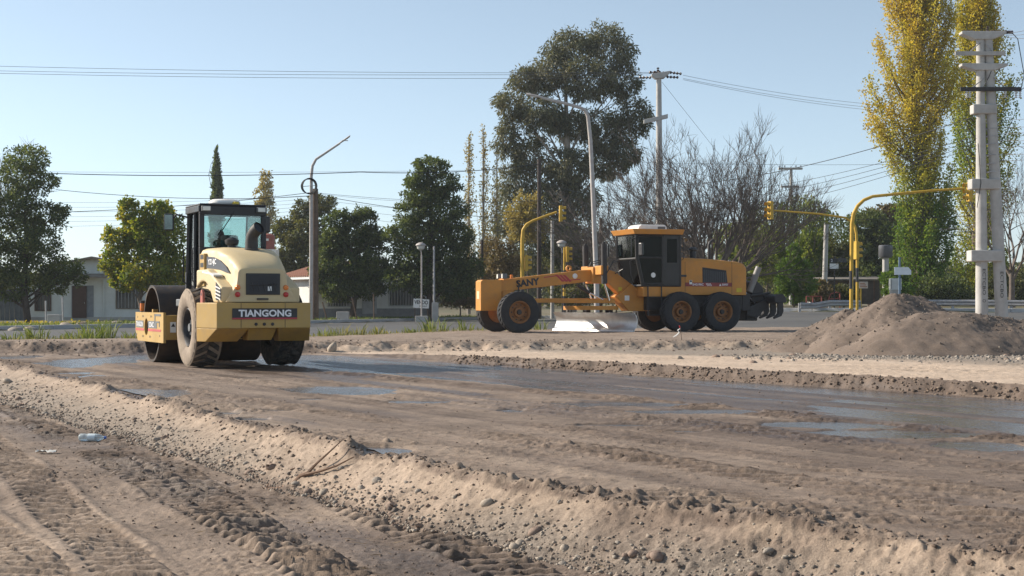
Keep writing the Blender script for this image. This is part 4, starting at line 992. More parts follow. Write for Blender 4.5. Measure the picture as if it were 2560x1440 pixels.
# rear: hitch plates, ripper beam with shanks
MB().box(-2.2,-1.9,-.5,.5,.7,1.3).build('rear_hitch', DRK, GR, bevel=.02)
for s in (1, -1):
    MB().prism([(-2.1,.55),(-2.1,.8),(-3.0,1.15),(-3.0,.98),(-2.5,.45)], 'y', s*.42-.04, s*.42+.04).build('ripper_arm', DRK, GR)
    MB().tube([(-2.1, s*.4,1.2),(-3.0, s*.4,1.3)], .05, 8).build('ripper_link', DRK, GR)
rc = MB().tube([(-2.25,.35,1.35),(-2.62,.35,2.2)], .11, 14).build('ripper_cylinder', mat('cylinder_grey', (.22,.21,.20), .5, dust=.3), GR, True)
MB().tube([(-2.15,.3,1.3),(-2.55,.3,.9)], .035, 8).build('ripper_rod', CHROME, GR, True)
MB().tube([(-2.2,-.3,1.3),(-2.45,-.3,1.8)], .08, 12).build('ripper_cylinder', MATS['cylinder_grey'], GR, True)
MB().prism([(-2.35,1.0),(-2.35,1.7),(-2.55,1.75),(-2.8,1.5),(-2.85,1.0)], 'y', -.35, .35).build('ripper_frame', DRK, GR, bevel=.03)
MB().prism([(-2.85,1.0),(-2.85,1.2),(-2.95,1.27),(-3.2,1.27),(-3.3,1.15),(-3.3,.98),(-2.95,.95)], 'y', -1.05, 1.05).build('ripper_beam', DRK, GR, bevel=.03)
for k in range(5):
    y = -.96+.48*k
    MB().prism([(-3.0,1.0),(-3.2,1.0),(-3.22,.68),(-3.14,.52),(-2.86,.42),(-2.84,.47),(-3.0,.62)], 'y', y-.045, y+.045).build('ripper_shank', DRK, GR, bevel=.01)
MB().box(-2.6,-2.15,-.3,.3,.35,.7).build('tow_bracket', DRK, GR, bevel=.03)
# ================================================================== VEGETATION
rngT = np.random.default_rng(21)
BARK = mat('bark_grey', (.14,.11,.09), .95, var=.35, scale=5, bmp=.6, bscale=14)
BARKD = mat('bark_dark', (.06,.045,.038), .95, var=.35, scale=5, bmp=.6, bscale=14)
BARKW = mat('bark_pale', (.30,.26,.22), .9, var=.35, scale=3, bmp=.4, bscale=10)
TWIG = mat('twig_grey', (.13,.105,.09), .95, var=.3, scale=3)
def unit(n):
    v = rngT.normal(size=(n, 3)); return v/np.linalg.norm(v, axis=1)[:, None]
def leaves_mesh(P, A, L, W, rnd):
    """rhombic leaves: P base point, A axis, L length, W width"""
    n = len(P); A = A/np.maximum(1e-6, np.linalg.norm(A, axis=1))[:, None]
    B = np.cross(A, unit(n)); B /= np.maximum(1e-6, np.linalg.norm(B, axis=1))[:, None]
    C = np.cross(A, B)
    mid = P + A*(L*.45)[:, None]
    V = np.stack([P, mid+B*(W/2)[:, None]+C*(W*.12)[:, None], P+A*L[:, None], mid-B*(W/2)[:, None]+C*(W*.12)[:, None]], 1).reshape(-1, 3)
    return V, np.arange(n*4).reshape(-1, 4), rnd
def crown_leaves(clumps, n, L, W, droop, outer=.45, flat=0.0):
    n = int(n*1.2); L *= 1.0; W *= 1.1
    """clumps (k,7): x y z rx ry rz weight (local); leaves sit mostly in the outer shell of each clump"""
    cl = np.array(clumps, float); wts = cl[:, 6]*(cl[:, 3]*cl[:, 4]*cl[:, 5])**.67; wts /= wts.sum()
    idx = rngT.choice(len(cl), n, p=wts)
    u = unit(n); r = outer + (1-outer)*rngT.random(n)**.6
    # break each clump into tufts
    k = 34; tuft = unit(len(cl)*k).reshape(len(cl), k, 3); tr = (.5+.55*rngT.random((len(cl), k)))
    ti = rngT.integers(0, k, n); use = rngT.random(n) < .8
    tc = tuft[idx, ti]*tr[idx, ti][:, None]
    pos_t = tc + u*(.34*rngT.random(n)**.5)[:, None]
    pos_s = u*r[:, None]
    q = np.where(use[:, None], pos_t, pos_s)
    P = cl[idx, :3] + q*cl[idx, 3:6]
    A = q*.6 + unit(n)*.8 + np.array([0, 0, -droop])
    rnd = np.clip(.5*rngT.random(n) + .5*rngT.random((len(cl), k))[idx, ti], 0, 1)
    Ls = L*rngT.uniform(.6, 1.3, n); Ws = W*rngT.uniform(.7, 1.3, n)
    return P, A, Ls, Ws, rnd
def limb_path(a, b, sag=.12, n=5, wob=.06):
    a = np.array(a, float); b = np.array(b, float); L = np.linalg.norm(b-a); pts = []
    off = rngT.normal(size=3)*wob*L
    for i in range(n):
        t = i/(n-1); p = a+(b-a)*t; p = p + off*math.sin(math.pi*t); p[2] += sag*L*math.sin(math.pi*t)*(1 if b[2] > a[2] else .4)
        pts.append(p)
    return pts
def px_clumps(lobes, Y, base, depth=1.0, wt=1.0, grow=1.06):
    out = []
    s = Y/F
    for lb in lobes:
        px, py, rx, ry = lb[:4]; dy = lb[4] if len(lb) > 4 else rngT.uniform(-.35, .35)*rx*s*1.4
        c = at(px, py, Y)
        out.append((c.x-base[0], dy, c.z-base[2], rx*s*grow, rx*s*depth, ry*s*grow, wt))
    return out
def tree(name, label, cat, base_px, Y, lobes, nleaf, L, W, lmat, bark=BARK, trunk_r=.18, droop=.2, group=None, trunk_top=.75, base_py=None, outer=.45, bare=0, rnd_h=None, grow=1.06, zbase=None):
    x = (base_px-1280)/F*Y
    zb = float(zfar(np.array([x]), np.array([Y]))[0]) if zbase is None else zbase
    base = (x, Y, zb-.02)
    root = thing(name, label, cat, base, 0, group)
    cl = px_clumps(lobes, Y, base, grow=grow)
    ztop = max(c[2]+c[5]*.3 for c in cl); xm = sum(c[0]*c[6] for c in cl)/len(cl)
    mb = MB()
    zt_ = ztop*trunk_top
    tp = [np.array([0,0,-.1]), np.array([.02*ztop*rngT.normal(), .0, zt_*.3]), np.array([xm*.4, 0, zt_*.65]), np.array([xm*.8, 0, zt_])]
    mb.tube(tp, [trunk_r*1.25, trunk_r, trunk_r*.75, trunk_r*.3], 10)
    for c in cl:
        h = max(.12*zt_, min(zt_*.95, (c[2]-abs(c[0])*.7)*.8)); t = h/zt_
        p0 = np.array([np.interp(t, [0,.3,.65,1], [q[0] for q in tp]), 0, h])
        d = np.array(c[:3]); rr = trunk_r*.42*(1-.6*t)+.012
        pts = limb_path(p0, d, .05); mb.tube(pts, [rr*(1-.75*i/4) for i in range(5)], 6)
        for _ in range(5):
            e = d + unit(1)[0]*np.array(c[3:6])*.85; s0 = pts[rngT.integers(2, 5)]
            mb.tube(limb_path(s0, e, .03, 4), [rr*.35, rr*.28, rr*.2, rr*.08], 4)
    mb.build('trunk', bark, root, True)
    P, A, Ls, Ws, rnd = crown_leaves(cl, nleaf, L, W, droop, outer)
    if rnd_h is not None:
        P = P; hz = (P[:, 2]-P[:, 2].min())/(np.ptp(P[:, 2])+1e-6)
        rnd = np.clip(np.interp(hz, *rnd_h) + (rnd-.5)*.55, 0, 1)
    V, Q, rn = leaves_mesh(P, A, Ls, Ws, rnd)
    link_mesh('crown', np_mesh('crown', V, Q, face_attrs=dict(rnd=rn)), lmat, root)
    return root
LF_EUC = leaf_mat('leaf_eucalyptus', [(.075,.088,.052),(.105,.118,.070),(.135,.142,.085),(.165,.16,.10),(.19,.17,.10)], .3)
LF_DARK = leaf_mat('leaf_dark', [(.045,.075,.034),(.075,.108,.045),(.11,.15,.055),(.165,.195,.066)], .45)
LF_GRN = leaf_mat('leaf_green', [(.09,.15,.03),(.15,.21,.036),(.21,.27,.045),(.34,.33,.05),(.50,.40,.045)], .5)
LF_OLV = leaf_mat('leaf_olive', [(.06,.07,.03),(.09,.105,.04),(.125,.135,.05),(.165,.155,.06)], .35)
LF_POP = leaf_mat('leaf_poplar', [(.10,.19,.035),(.16,.25,.04),(.28,.32,.05),(.43,.40,.06),(.54,.45,.065),(.55,.42,.07)], .5)
LF_YEL = leaf_mat('leaf_yellow', [(.22,.20,.08),(.30,.26,.10),(.38,.31,.12),(.34,.27,.11)], .4)
LF_WIL = leaf_mat('leaf_willow', [(.10,.16,.04),(.15,.21,.05),(.21,.27,.06),(.27,.30,.07)], .5)
LF_DRY = leaf_mat('leaf_dry', [(.13,.095,.055),(.18,.14,.07),(.22,.17,.085),(.15,.13,.05)], .3)

tree('eucalyptus_tree', 'tall eucalyptus with bluish drooping crown behind the grader', 'tree', 1425, 112,
     [(1420,112,58,42),(1515,128,62,60),(1375,180,62,52),(1470,205,70,50),(1556,205,42,55),(1315,195,45,34),(1288,262,48,46),(1345,290,62,44),(1430,310,62,40),(1520,318,64,52),(1592,290,36,52),
      (1268,345,36,50),(1330,385,52,50),(1420,420,58,50),(1505,405,58,46),(1285,455,42,52),(1360,490,50,52),(1440,505,56,52),(1290,555,46,46),(1385,590,56,48),(1470,600,50,46),(1330,640,50,44),(1560,380,44,40)],
     60000, .32, .09, LF_EUC, BARKW, .45, .8, trunk_top=.8, outer=.3, grow=1.04)
tree('broadleaf_tree', 'dark ragged tree at the left edge in front of the pale house', 'tree', 70, 76,
     [(80,400,50,34),(30,440,46,44),(105,455,36,30),(40,515,56,44),(95,535,62,36),(150,530,24,16),(30,595,56,44),(112,610,56,40),(155,672,46,34),(60,680,72,44),(15,655,50,52),(190,690,22,22),(125,712,40,24),(25,725,46,26),
      (-60,480,50,60),(-70,600,60,60),(-60,700,60,50)], 26000, .17, .085, LF_DARK, BARKD, .16, .15, trunk_top=.7)
tree('broadleaf_tree', 'yellow green leafy tree beside the roller cab', 'tree', 365, 78,
     [(318,525,24,32),(392,530,36,26),(345,560,34,30),(296,600,32,32),(360,600,52,40),(428,590,38,46),(285,655,32,32),(360,672,62,40),(436,668,38,42),(310,705,30,18),(400,710,40,20)],
     17000, .19, .11, LF_GRN, BARK, .12, .2, trunk_top=.65)
tree('broadleaf_tree', 'tall dark conical tree behind the for sale board', 'tree', 1078, 90,
     [(1078,415,38,24),(1050,450,40,26),(1106,462,40,30),(1065,495,52,30),(1030,535,46,28),(1110,530,52,34),(1000,585,40,24),(1075,585,60,34),(1145,590,40,34),(1030,640,60,36),(1110,650,64,40),(1165,670,40,36),(1060,700,66,34),(1130,712,60,30),(1000,690,40,30)],
     30000, .21, .10, LF_DARK, BARKD, .2, .15, trunk_top=.85)
tree('broadleaf_tree', 'bushy dark tree before the white house wall', 'tree', 880, 91,
     [(905,545,30,26),(848,556,34,28),(880,600,50,34),(828,610,36,38),(932,600,30,36),(818,672,44,40),(880,670,56,40),(938,670,38,38),(845,722,50,26),(915,722,44,24)],
     22000, .21, .10, LF_DARK, BARKD, .17, .15, trunk_top=.7)
tree('broadleaf_tree', 'olive green tree rising behind the lamp pole', 'tree', 765, 112,
     [(800,512,34,28),(758,530,34,24),(716,575,30,30),(768,585,44,36),(728,625,36,34),(788,650,40,40),(710,650,24,30),(745,680,40,24)], 11000, .27, .14, LF_OLV, BARK, .2, .15)
tree('poplar_tree', 'distant thin yellow poplar behind the roller cab', 'tree', 662, 175,
     [(664,450,14,22),(660,485,20,30),(666,525,24,32),(660,570,26,36),(662,620,26,36),(662,670,24,36)], 3800, .36, .2, LF_YEL, BARK, .2, -.2)
tree('cypress_tree', 'slim dark cypress spire rising above the roller cab', 'tree', 541, 150,
     [(541,385,3.5,18),(541,412,6.5,22),(541,440,9,24),(542,468,11.5,26),(542,500,13,30),(541,540,14,34),(541,590,14,40),(541,650,13,44)], 9000, .28, .12, LF_DARK, BARKD, .15, -.9, outer=.6)
def poplar(label, base_px, Y, env, nbr, per, L, W, lm, bark, trunk_r, group, hcol, rad=.32, brl=(2.2, 5.5)):
    """upright tree: steep branches hug the trunk, leaves sit along them; env rows are (py, centre px, half width px)"""
    x = (base_px-1280)/F*Y; zb = float(zfar(np.array([x]), np.array([Y]))[0]); root = thing('poplar_tree', label, 'tree', (x, Y, zb-.02), 0, group)
    e = np.array(env, float); zz = CAMZ-(e[:, 0]-HOR)/F*Y-zb; cx = (e[:, 1]-base_px)/F*Y; hw = e[:, 2]/F*Y*1.32; o = np.argsort(zz); zz, cx, hw = zz[o], cx[o], hw[o]
    mb = MB(); mb.tube([(float(np.interp(z, zz, cx))*max(z/zz[-1], 0)**.7, 0, z) for z in np.linspace(-.1, zz[-1]*.97, 25)], [trunk_r*(1.15-.95*k/24) for k in range(25)], 10)
    Ps = []; As = []; Rn = []
    for i in range(nbr):
        zt_ = zz[0]+(zz[-1]-zz[0])*rngT.random()**.85; a = rngT.random()*6.28; r = rngT.random()**.55
        c = np.interp(zt_, zz, cx); w = np.interp(zt_, zz, hw); tip = np.array([c+w*r*math.cos(a), w*r*math.sin(a)*.9, zt_])
        ln = rngT.uniform(*brl); z0 = max(.8, zt_-ln); c0 = np.interp(z0, zz, cx)*(z0/zz[-1])**.7
        p0 = np.array([c0, 0, z0]); mid = np.array([c0+(tip[0]-c0)*.8, tip[1]*.8, z0+(zt_-z0)*.4])
        t = np.linspace(0, 1, 6)[:, None]; pts = (1-t)**2*p0+2*t*(1-t)*mid+t*t*tip
        mb.tube(list(pts), [max(.012, trunk_r*.2*(1-.85*k/5)) for k in range(6)], 5)
        m = int(per*rngT.uniform(.5, 1.5)*(ln/4)); tt = .25+.8*rngT.random(m)**.8; q = np.clip(tt, 0, 1)[:, None]
        P = (1-q)**2*p0+2*q*(1-q)*mid+q*q*tip; P[:, 2] += np.clip(tt-1, 0, 1)*ln*.5
        P += rngT.normal(size=(m, 3))*np.array([rad, rad, rad*1.3])*(1.25-tt*.85)[:, None]
        Ps.append(P); As.append(rngT.normal(size=(m, 3))*.8+np.array([0,0,.35])); Rn.append(np.clip(np.interp(P[:, 2]/zz[-1], *hcol)+rngT.uniform(-.16, .16)+.22*(rngT.random(m)-.5), 0, 1))
    mb.build('trunk', bark, root, True)
    P = np.concatenate(Ps); ok = P[:, 2] > .3; A = np.concatenate(As)[ok]; rn = np.concatenate(Rn)[ok]; P = P[ok]; n = len(P)
    V, Q, rn = leaves_mesh(P, A, L*rngT.uniform(.6, 1.3, n), W*rngT.uniform(.7, 1.3, n), rn)
    link_mesh('crown', np_mesh('crown', V, Q, face_attrs=dict(rnd=rn)), lm, root)
for (px, tp, lab) in ((1172, 325, 'leftmost thin yellowing poplar left of the eucalyptus'), (1208, 308, 'second thin yellowing poplar close to the eucalyptus'), (1242, 330, 'third thin poplar half hidden by the eucalyptus')):
    poplar(lab, px, 128, [(tp,px,3),(tp+80,px,9),(tp+200,px,16),(600,px,20),(720,px,16)], 40, 50, .22, .13, LF_YEL, BARKW, .16, 'thin poplars', ([0,1],[.4,.6]), .22, (2.0,5.0))
poplar('huge golden poplar left of the twin concrete poles', 2300, 98, [(-150,2285,40),(0,2292,72),(100,2288,82),(200,2278,96),(270,2272,96),(340,2290,78),(410,2302,58),(500,2312,56),(600,2302,66),(700,2300,80),(750,2300,60)],
       240, 320, .16, .125, LF_POP, BARK, .32, 'golden poplars', ([0,.2,.36,.5,1],[.12,.2,.5,.72,.86]), .42)
poplar('golden poplar directly behind the twin concrete poles', 2440, 101, [(-140,2436,22),(0,2436,34),(100,2450,58),(200,2458,76),(300,2460,74),(400,2460,70),(500,2452,58),(600,2442,56),(700,2440,70),(750,2440,50)],
       180, 300, .16, .125, LF_POP, BARK, .3, 'golden poplars', ([0,.25,.45,.7,1],[.4,.55,.35,.6,.86]), .42)
tree('broadleaf_tree', 'dark green tree behind the yellow signal poles', 'tree', 2175, 118, [(2165,560,44,34),(2205,590,40,40),(2150,620,44,40),(2210,650,44,44),(2160,690,50,40)], 9000, .28, .15, LF_DARK, BARKD, .2, .1)
tree('broadleaf_tree', 'rusty olive tree top rising beyond the dark green tree', 'tree', 2225, 128, [(2200,545,40,26),(2245,535,34,24),(2225,580,40,34),(2250,640,36,44),(2215,680,36,44)], 8000, .30, .17, leaf_mat('leaf_rusty', [(.06,.06,.024),(.10,.085,.03),(.15,.11,.05),(.10,.095,.03)], .3), BARK, .18, .1)
tree('broadleaf_tree', 'green tree standing behind the grader bonnet', 'tree', 1840, 104, [(1820,600,36,36),(1870,590,40,40),(1840,650,44,44),(1890,660,40,40),(1800,690,40,36)], 9000, .25, .12, LF_WIL, BARK, .16, .5)
tree('broadleaf_tree', 'autumn bush with orange leaves behind the grader cab', 'tree', 1718, 96, [(1715,620,20,26),(1722,660,26,30),(1700,700,30,30)], 3500, .2, .13, leaf_mat('leaf_orange', [(.28,.16,.04),(.34,.20,.045),(.22,.16,.04)], .4), BARK, .08, .1)
for (bx, lobes, lab) in ((1985, [(1985,632,16,20),(1975,665,26,24),(2005,672,22,26),(1965,705,30,26),(2010,712,32,26),(1985,735,38,20)], 'bright green leafy shrub beside the ripper of the grader'),
                         (2235, [(2225,700,22,18),(2250,690,20,20),(2240,725,34,20)], 'low green shrub beside the grey meter box')):
    tree('leafy_shrub', lab, 'shrub', bx, 82 if bx < 2100 else 88, lobes, 5200, .16, .09, leaf_mat('leaf_shrub', [(.08,.16,.03),(.13,.22,.04),(.19,.29,.055)], .4), BARK, .05, -.3, 'leafy shrubs')
# weeping willow: hanging strands
def willow(label, base_px, Y, crowns, strands, top_py, seed):
    x = (base_px-1280)/F*Y; zb = float(zfar(np.array([x]), np.array([Y]))[0]); root = thing('willow_tree', label, 'tree', (x, Y, zb-.02))
    cl = px_clumps(crowns, Y, (x, Y, zb)); mb = MB(); h = max(c[2] for c in cl)
    mb.tube([(0,0,-.1),(.1,0,h*.4),(0,.1,h*.8)], [.3,.24,.12], 10)
    for c in cl: mb.tube(limb_path((0,0,h*.45), c[:3], .1), [.1,.085,.07,.05,.03], 6)
    mb.build('trunk', BARKD, root, True)
    Ps = []; As = []; 
    for i in range(strands):
        c = cl[rngT.integers(len(cl))]; q = unit(1)[0]; q[2] = abs(q[2]); p = np.array(c[:3])+q*np.array(c[3:6])
        ln = rngT.uniform(.9, 4.2); m = int(ln*9); t = np.linspace(0, 1, m)
        out = np.array([q[0], q[1], 0])*.35
        pts = p[None] + out[None]*t[:, None]**.6 - np.array([0,0,1])*(ln*t**1.2)[:, None] + rngT.normal(size=(m, 3))*.035
        Ps.append(pts); As.append(np.tile([0,0,-1.0], (m, 1))+rngT.normal(size=(m, 3))*.35)
    P = np.concatenate(Ps); A = np.concatenate(As); P[:, 2] = np.maximum(P[:, 2], .3); n = len(P)
    V, Q, rn = leaves_mesh(P, A, .24*rngT.uniform(.7,1.3,n), .085*rngT.uniform(.7,1.3,n), rngT.random(n))
    link_mesh('crown', np_mesh('crown', V, Q, face_attrs=dict(rnd=rn)), LF_WIL, root)
willow('weeping willow with hanging green strands behind the white pole', 1990, 103, [(1930,540,60,40),(2010,520,56,36),(2065,560,44,40),(1890,590,44,40),(1960,600,60,50),(2050,620,50,50)], 620, 500, 1)

# ---- leafless trees, grown branch by branch
def bare_tree(label, base_px, Y, height, spread, seed, nmain, trunk_h, trunk_r, levels=5, lean=0.0, group=None, up=.35, mat_=None):
    rs = np.random.default_rng(seed); x = (base_px-1280)/F*Y; zb = float(zfar(np.array([x]), np.array([Y]))[0])
    root = thing('bare_tree', label, 'tree', (x, Y, zb-.02), 0, group)
    mb = MB(); tips = []
    def grow(p, d, L, r, lev):
        n = 4; pts = [p]; q = p.copy(); dd = d.copy(); rr = [r]
        for i in range(n):
            dd = dd + rs.normal(size=3)*.13 + np.array([0,0,up*.13]); dd /= np.linalg.norm(dd)
            q = q + dd*L/n; pts.append(q.copy()); rr.append(r*(1-.62*(i+1)/n))
        mb.tube(pts, rr, 8 if lev == 0 else (5 if lev < 3 else 3), caps=False)
        if lev >= levels: return
        k = rs.integers(4, 7) if lev < levels-1 else rs.integers(4, 6)
        for j in range(k):
            t = rs.uniform(.3, 1.0) if j else 1.0
            i0 = min(n-1, int(t*n)); f = t*n-i0; p0 = pts[i0]*(1-f)+pts[i0+1]*f
            ax = rs.normal(size=3); ax -= dd*ax.dot(dd); ax /= np.linalg.norm(ax)
            a = rs.uniform(.25, .8) if j else rs.uniform(.05, .25)
            nd = dd*math.cos(a)+ax*math.sin(a)
            grow(p0, nd, L*rs.uniform(.45, .72), max(.011, r*(1-.6*t)*rs.uniform(.6, .85)), lev+1)
    mb.tube([(0,0,-.1),(lean*trunk_h*.5,0,trunk_h*.5),(lean*trunk_h,0,trunk_h)], [trunk_r*1.3, trunk_r, trunk_r*.95], 10)
    top = np.array([lean*trunk_h, 0, trunk_h])
    for i in range(nmain):
        a = 2*math.pi*i/nmain+rs.uniform(-.3, .3); e = rs.uniform(.35, 1.15)
        d = np.array([math.cos(a)*math.cos(e)*spread, math.sin(a)*math.cos(e)*.8, math.sin(e)]); d /= np.linalg.norm(d)
        grow(top-np.array([0,0,rs.uniform(0,.4)*trunk_h]), d, height*rs.uniform(.34, .46), trunk_r*rs.uniform(.4, .62), 1)
    mb.build('trunk', mat_ or TWIG, root, False)
    return root
bare_tree('wide leafless tree behind the grader cab', 1785, 78, 10.2, 1.35, 31, 18, 1.9, .25, 5, up=.6)
bare_tree('leafless tree partly hidden behind the lamp post and grader neck', 1590, 92, 9.2, 1.5, 9, 10, 2.0, .2, 5)
bare_tree('leafless tree at the right edge beyond the guardrail', 2530, 84, 9.0, .8, 12, 6, 2.4, .16, 4)
bare_tree('twiggy leafless tree top at the left edge above the dark tree', -40, 96, 13.5, .8, 15, 6, 3.0, .2, 5)

# ---- undergrowth and far wood
def bush_row(label, items, lm, L, W, group):
    for (px, py, rx, ry, Y, n) in items: pass
def bush(name, label, px, py, rx, ry, Y, n, lm, L, W, group, droop=-.1):
    return tree(name, label, 'bush', px, Y, [(px-rx*.35,py-ry*.2,rx*.6,ry*.8),(px+rx*.35,py-ry*.1,rx*.6,ry*.75),(px,py+ry*.25,rx*.95,ry*.75)], n, L, W, lm, BARK, .05, droop, group)
B = [('vine_bush','yellow green vine covered bush left of the dark wooden pole',1318,545,52,62,100,5200,LF_YEL),('vine_bush','green tangle right of the dark wooden pole under the eucalyptus',1420,640,60,56,100,6000,LF_OLV),
     ('dry_bush','brown dry thicket beside the yellow signal pole',1245,650,52,60,104,6000,LF_DRY),('dry_bush','low brown thicket behind the front wheel of the grader',1215,735,60,32,100,4500,LF_DRY),
     ('green_bush','leafy green bush seen under the grader neck',1540,715,70,44,98,7000,LF_WIL),('green_bush','green bush behind the lift cylinders of the grader',1430,725,60,40,97,6000,LF_OLV),
     ('dry_bush','dry reeds beside the for sale board',1150,735,44,34,97,3500,LF_DRY),('green_bush','dark bush between the lamp post and the grader cab',1620,690,60,60,102,6000,LF_OLV),
     ('dry_bush','straw coloured dry grass bush left of the leaning pole',2040,728,40,26,84,3000,LF_DRY),('green_bush','low olive bush beside the striped signal pole',2110,735,36,22,84,3000,LF_OLV),
     ('green_bush','dark undergrowth below the golden poplars',2360,725,70,36,94,5000,LF_DARK),('green_bush','dark undergrowth right of the twin concrete poles',2520,715,60,44,94,4500,LF_OLV),
     ('green_bush','tall leafy green bush left of the leaning grey pole',2030,640,40,60,96,6000,LF_WIL),('green_bush','green thicket between the willow and the signal poles',2095,660,44,60,98,6000,LF_OLV),('green_bush','light green thicket behind the ripper',1920,640,50,70,99,6500,LF_WIL),('green_bush','green bush behind the grader rear wheels',1780,720,70,40,100,5500,LF_WIL)]
for nm, lab, px, py, rx, ry, Y, n, lm in B: bush(nm, lab, px, py, rx, ry, Y, n, lm, .2, .1, 'undergrowth along the far side')
# far wood, reads as one mass
cl = []
for i in range(150):
    px = -300+3200*i/149+rngT.uniform(-12, 12); Y = rngT.uniform(180, 230)
    h = 46+34*vn(np.array([px/130.0]), np.array([.5]), 401)[0] + (40 if 1200 < px < 1700 else 0) + (24 if px > 1750 else 0)
    c = at(px, 757-h*.5, Y); s = Y/F
    cl.append((c.x, c.y, c.z, 34*s, 34*s, h*.62*s, 1.0))
P, A, Ls, Ws, rnd = crown_leaves(cl, 46000, .95, .55, .1, .4)
V, Q, rn = leaves_mesh(P, A, Ls, Ws, rnd)
tag(link_mesh('far_wood', np_mesh('far_wood', V, Q, face_attrs=dict(rnd=rn)), LF_OLV), 'far line of trees along the horizon', 'trees', kind='stuff')

# ---- weeds and grass by the near edge of the road
LF_WEED = leaf_mat('leaf_weed', [(.10,.15,.04),(.15,.20,.06),(.22,.25,.09)], .4)
LF_STRAW = leaf_mat('leaf_straw', [(.18,.19,.07),(.28,.25,.12),(.14,.17,.06)], .4)
def blades(n, rad, h, w, lm, spread=.5):
    a = rngT.random(n)*6.28; r = rad*rngT.random(n)**.5; base = np.stack([r*np.cos(a), r*np.sin(a), np.zeros(n)], 1)
    d = np.stack([np.cos(a)*spread*rngT.random(n), np.sin(a)*spread*rngT.random(n), np.ones(n)], 1); d += rngT.normal(size=(n,3))*.12
    hh = h*rngT.uniform(.45, 1.0, n); d *= hh[:, None]
    side = np.cross(d, unit(n)); side /= np.linalg.norm(side, axis=1)[:, None]; ww = w*rngT.uniform(.6, 1.3, n)
    mid = base+d*.55; tip = base+d*.95; tip[:, :2] += d[:, :2]*.7; tip[:, 2] -= .12*hh*rngT.random(n)
    V = np.stack([base-side*ww[:,None]/2, base+side*ww[:,None]/2, mid+side*ww[:,None]*.4, mid-side*ww[:,None]*.4, tip], 1).reshape(-1,3)
    i = np.arange(n)[:, None]*5
    Q = np.concatenate([i+np.array([0,1,2,3]), i+np.array([3,2,4,4])], 0)
    tri = np.concatenate([i+np.array([0,1,2]), i+np.array([0,2,3]), i+np.array([3,2,4])], 0)
    rn = np.tile(rngT.random(n), 3)
    me = np_mesh('blades', V, tri, face_attrs=dict(rnd=rn)); return me
WEED = [(90,845,.35,.55,60,'grassy weed tuft at the left end of the road edge'),(235,840,.35,.75,60,'tall broad bladed weed at the road edge left of the roller'),(205,850,.55,.4,110,'low feathery weed bush in front of the asphalt'),
        (268,845,.2,.85,40,'tall thin weed stalks near the roller side plate'),(30,852,.3,.35,40,'tiny grass tuft nearest the left end of the road edge'),(330,850,.3,.35,40,'small grass tuft right beside the roller side plate'),(150,852,.3,.25,40,'short sparse tuft between the two taller left weeds'),
        (850,832,.3,.5,34,'feathery tuft right of the roller on the road edge'),(895,835,.25,.5,30,'thin upright tuft second right of the roller'),(945,833,.25,.4,30,'small tuft third right of the roller'),(1085,828,.5,.62,70,'largest grass tuft at the road edge left of the grader wheels'),(1165,828,.3,.55,34,'upright tuft close before the grader front wheels'),(1030,835,.3,.3,40,'low spreading tuft in the middle of the road edge'),(820,838,.3,.35,40,'low tuft just right of the roller drum'),(1350,826,.25,.6,24,'thin grass blades between grader wheel and blade')]
for (px, py, rad, h, n, lab) in WEED:
    X_ = lambda Y: (px-1280)/F*Y
    Y = 42.0
    for _ in range(30): Y = float(roadNear(np.array([X_(Y)]))[0])-1.2
    if 250 < px < 280 or px == 205: Y -= .8
    z = gz(X_(Y), Y); r_ = thing('weed_clump', lab or 'small green grass tuft along the near edge of the road', 'weeds', (X_(Y), Y, z-.02), 0, 'weeds along the road edge')
    link_mesh('leaf_blades', blades(n, rad, h, .035, None), LF_WEED if rngT.random() < .6 else LF_STRAW, r_)
# strip of short dry grass along the edge
n = 2200; X = rngT.uniform(-17, 1, n); Yg = roadNear(X)-1.0-rngT.gamma(1.6, .45, n); Zg = ground_fields(X, Yg)[0]
d = rngT.normal(size=(n,3))*.5+np.array([0,0,1]); hh = .05+.14*rngT.random(n)**2
V, Q, rn = leaves_mesh(np.stack([X,Yg,Zg-.01],1), d, hh, hh*.16+.008, rngT.random(n))
tag(link_mesh('grass', np_mesh('grass', V, Q, face_attrs=dict(rnd=rn)), LF_STRAW), 'short sparse grass along the near edge of the asphalt', 'grass', kind='stuff')
# lawn on the verge
n = 16000; X = rngT.uniform(-26, -1, n); Yg = kerbY(X)+1.2+rngT.gamma(2, 2.2, n); Zg = zfar(X, Yg)
keep = fbm(X*.4, Yg*.4, 411, 2) > .45; X, Yg, Zg = X[keep], Yg[keep], Zg[keep]; n = len(X)
d = rngT.normal(size=(n,3))*.6+np.array([0,0,1]); hh = .08+.2*rngT.random(n)**2
V, Q, rn = leaves_mesh(np.stack([X,Yg,Zg-.01],1), d, hh, hh*.2+.01, rngT.random(n))
tag(link_mesh('grass', np_mesh('grass', V, Q, face_attrs=dict(rnd=rn)), LF_WEED), 'patchy lawn between the kerb and the houses', 'grass', kind='stuff')
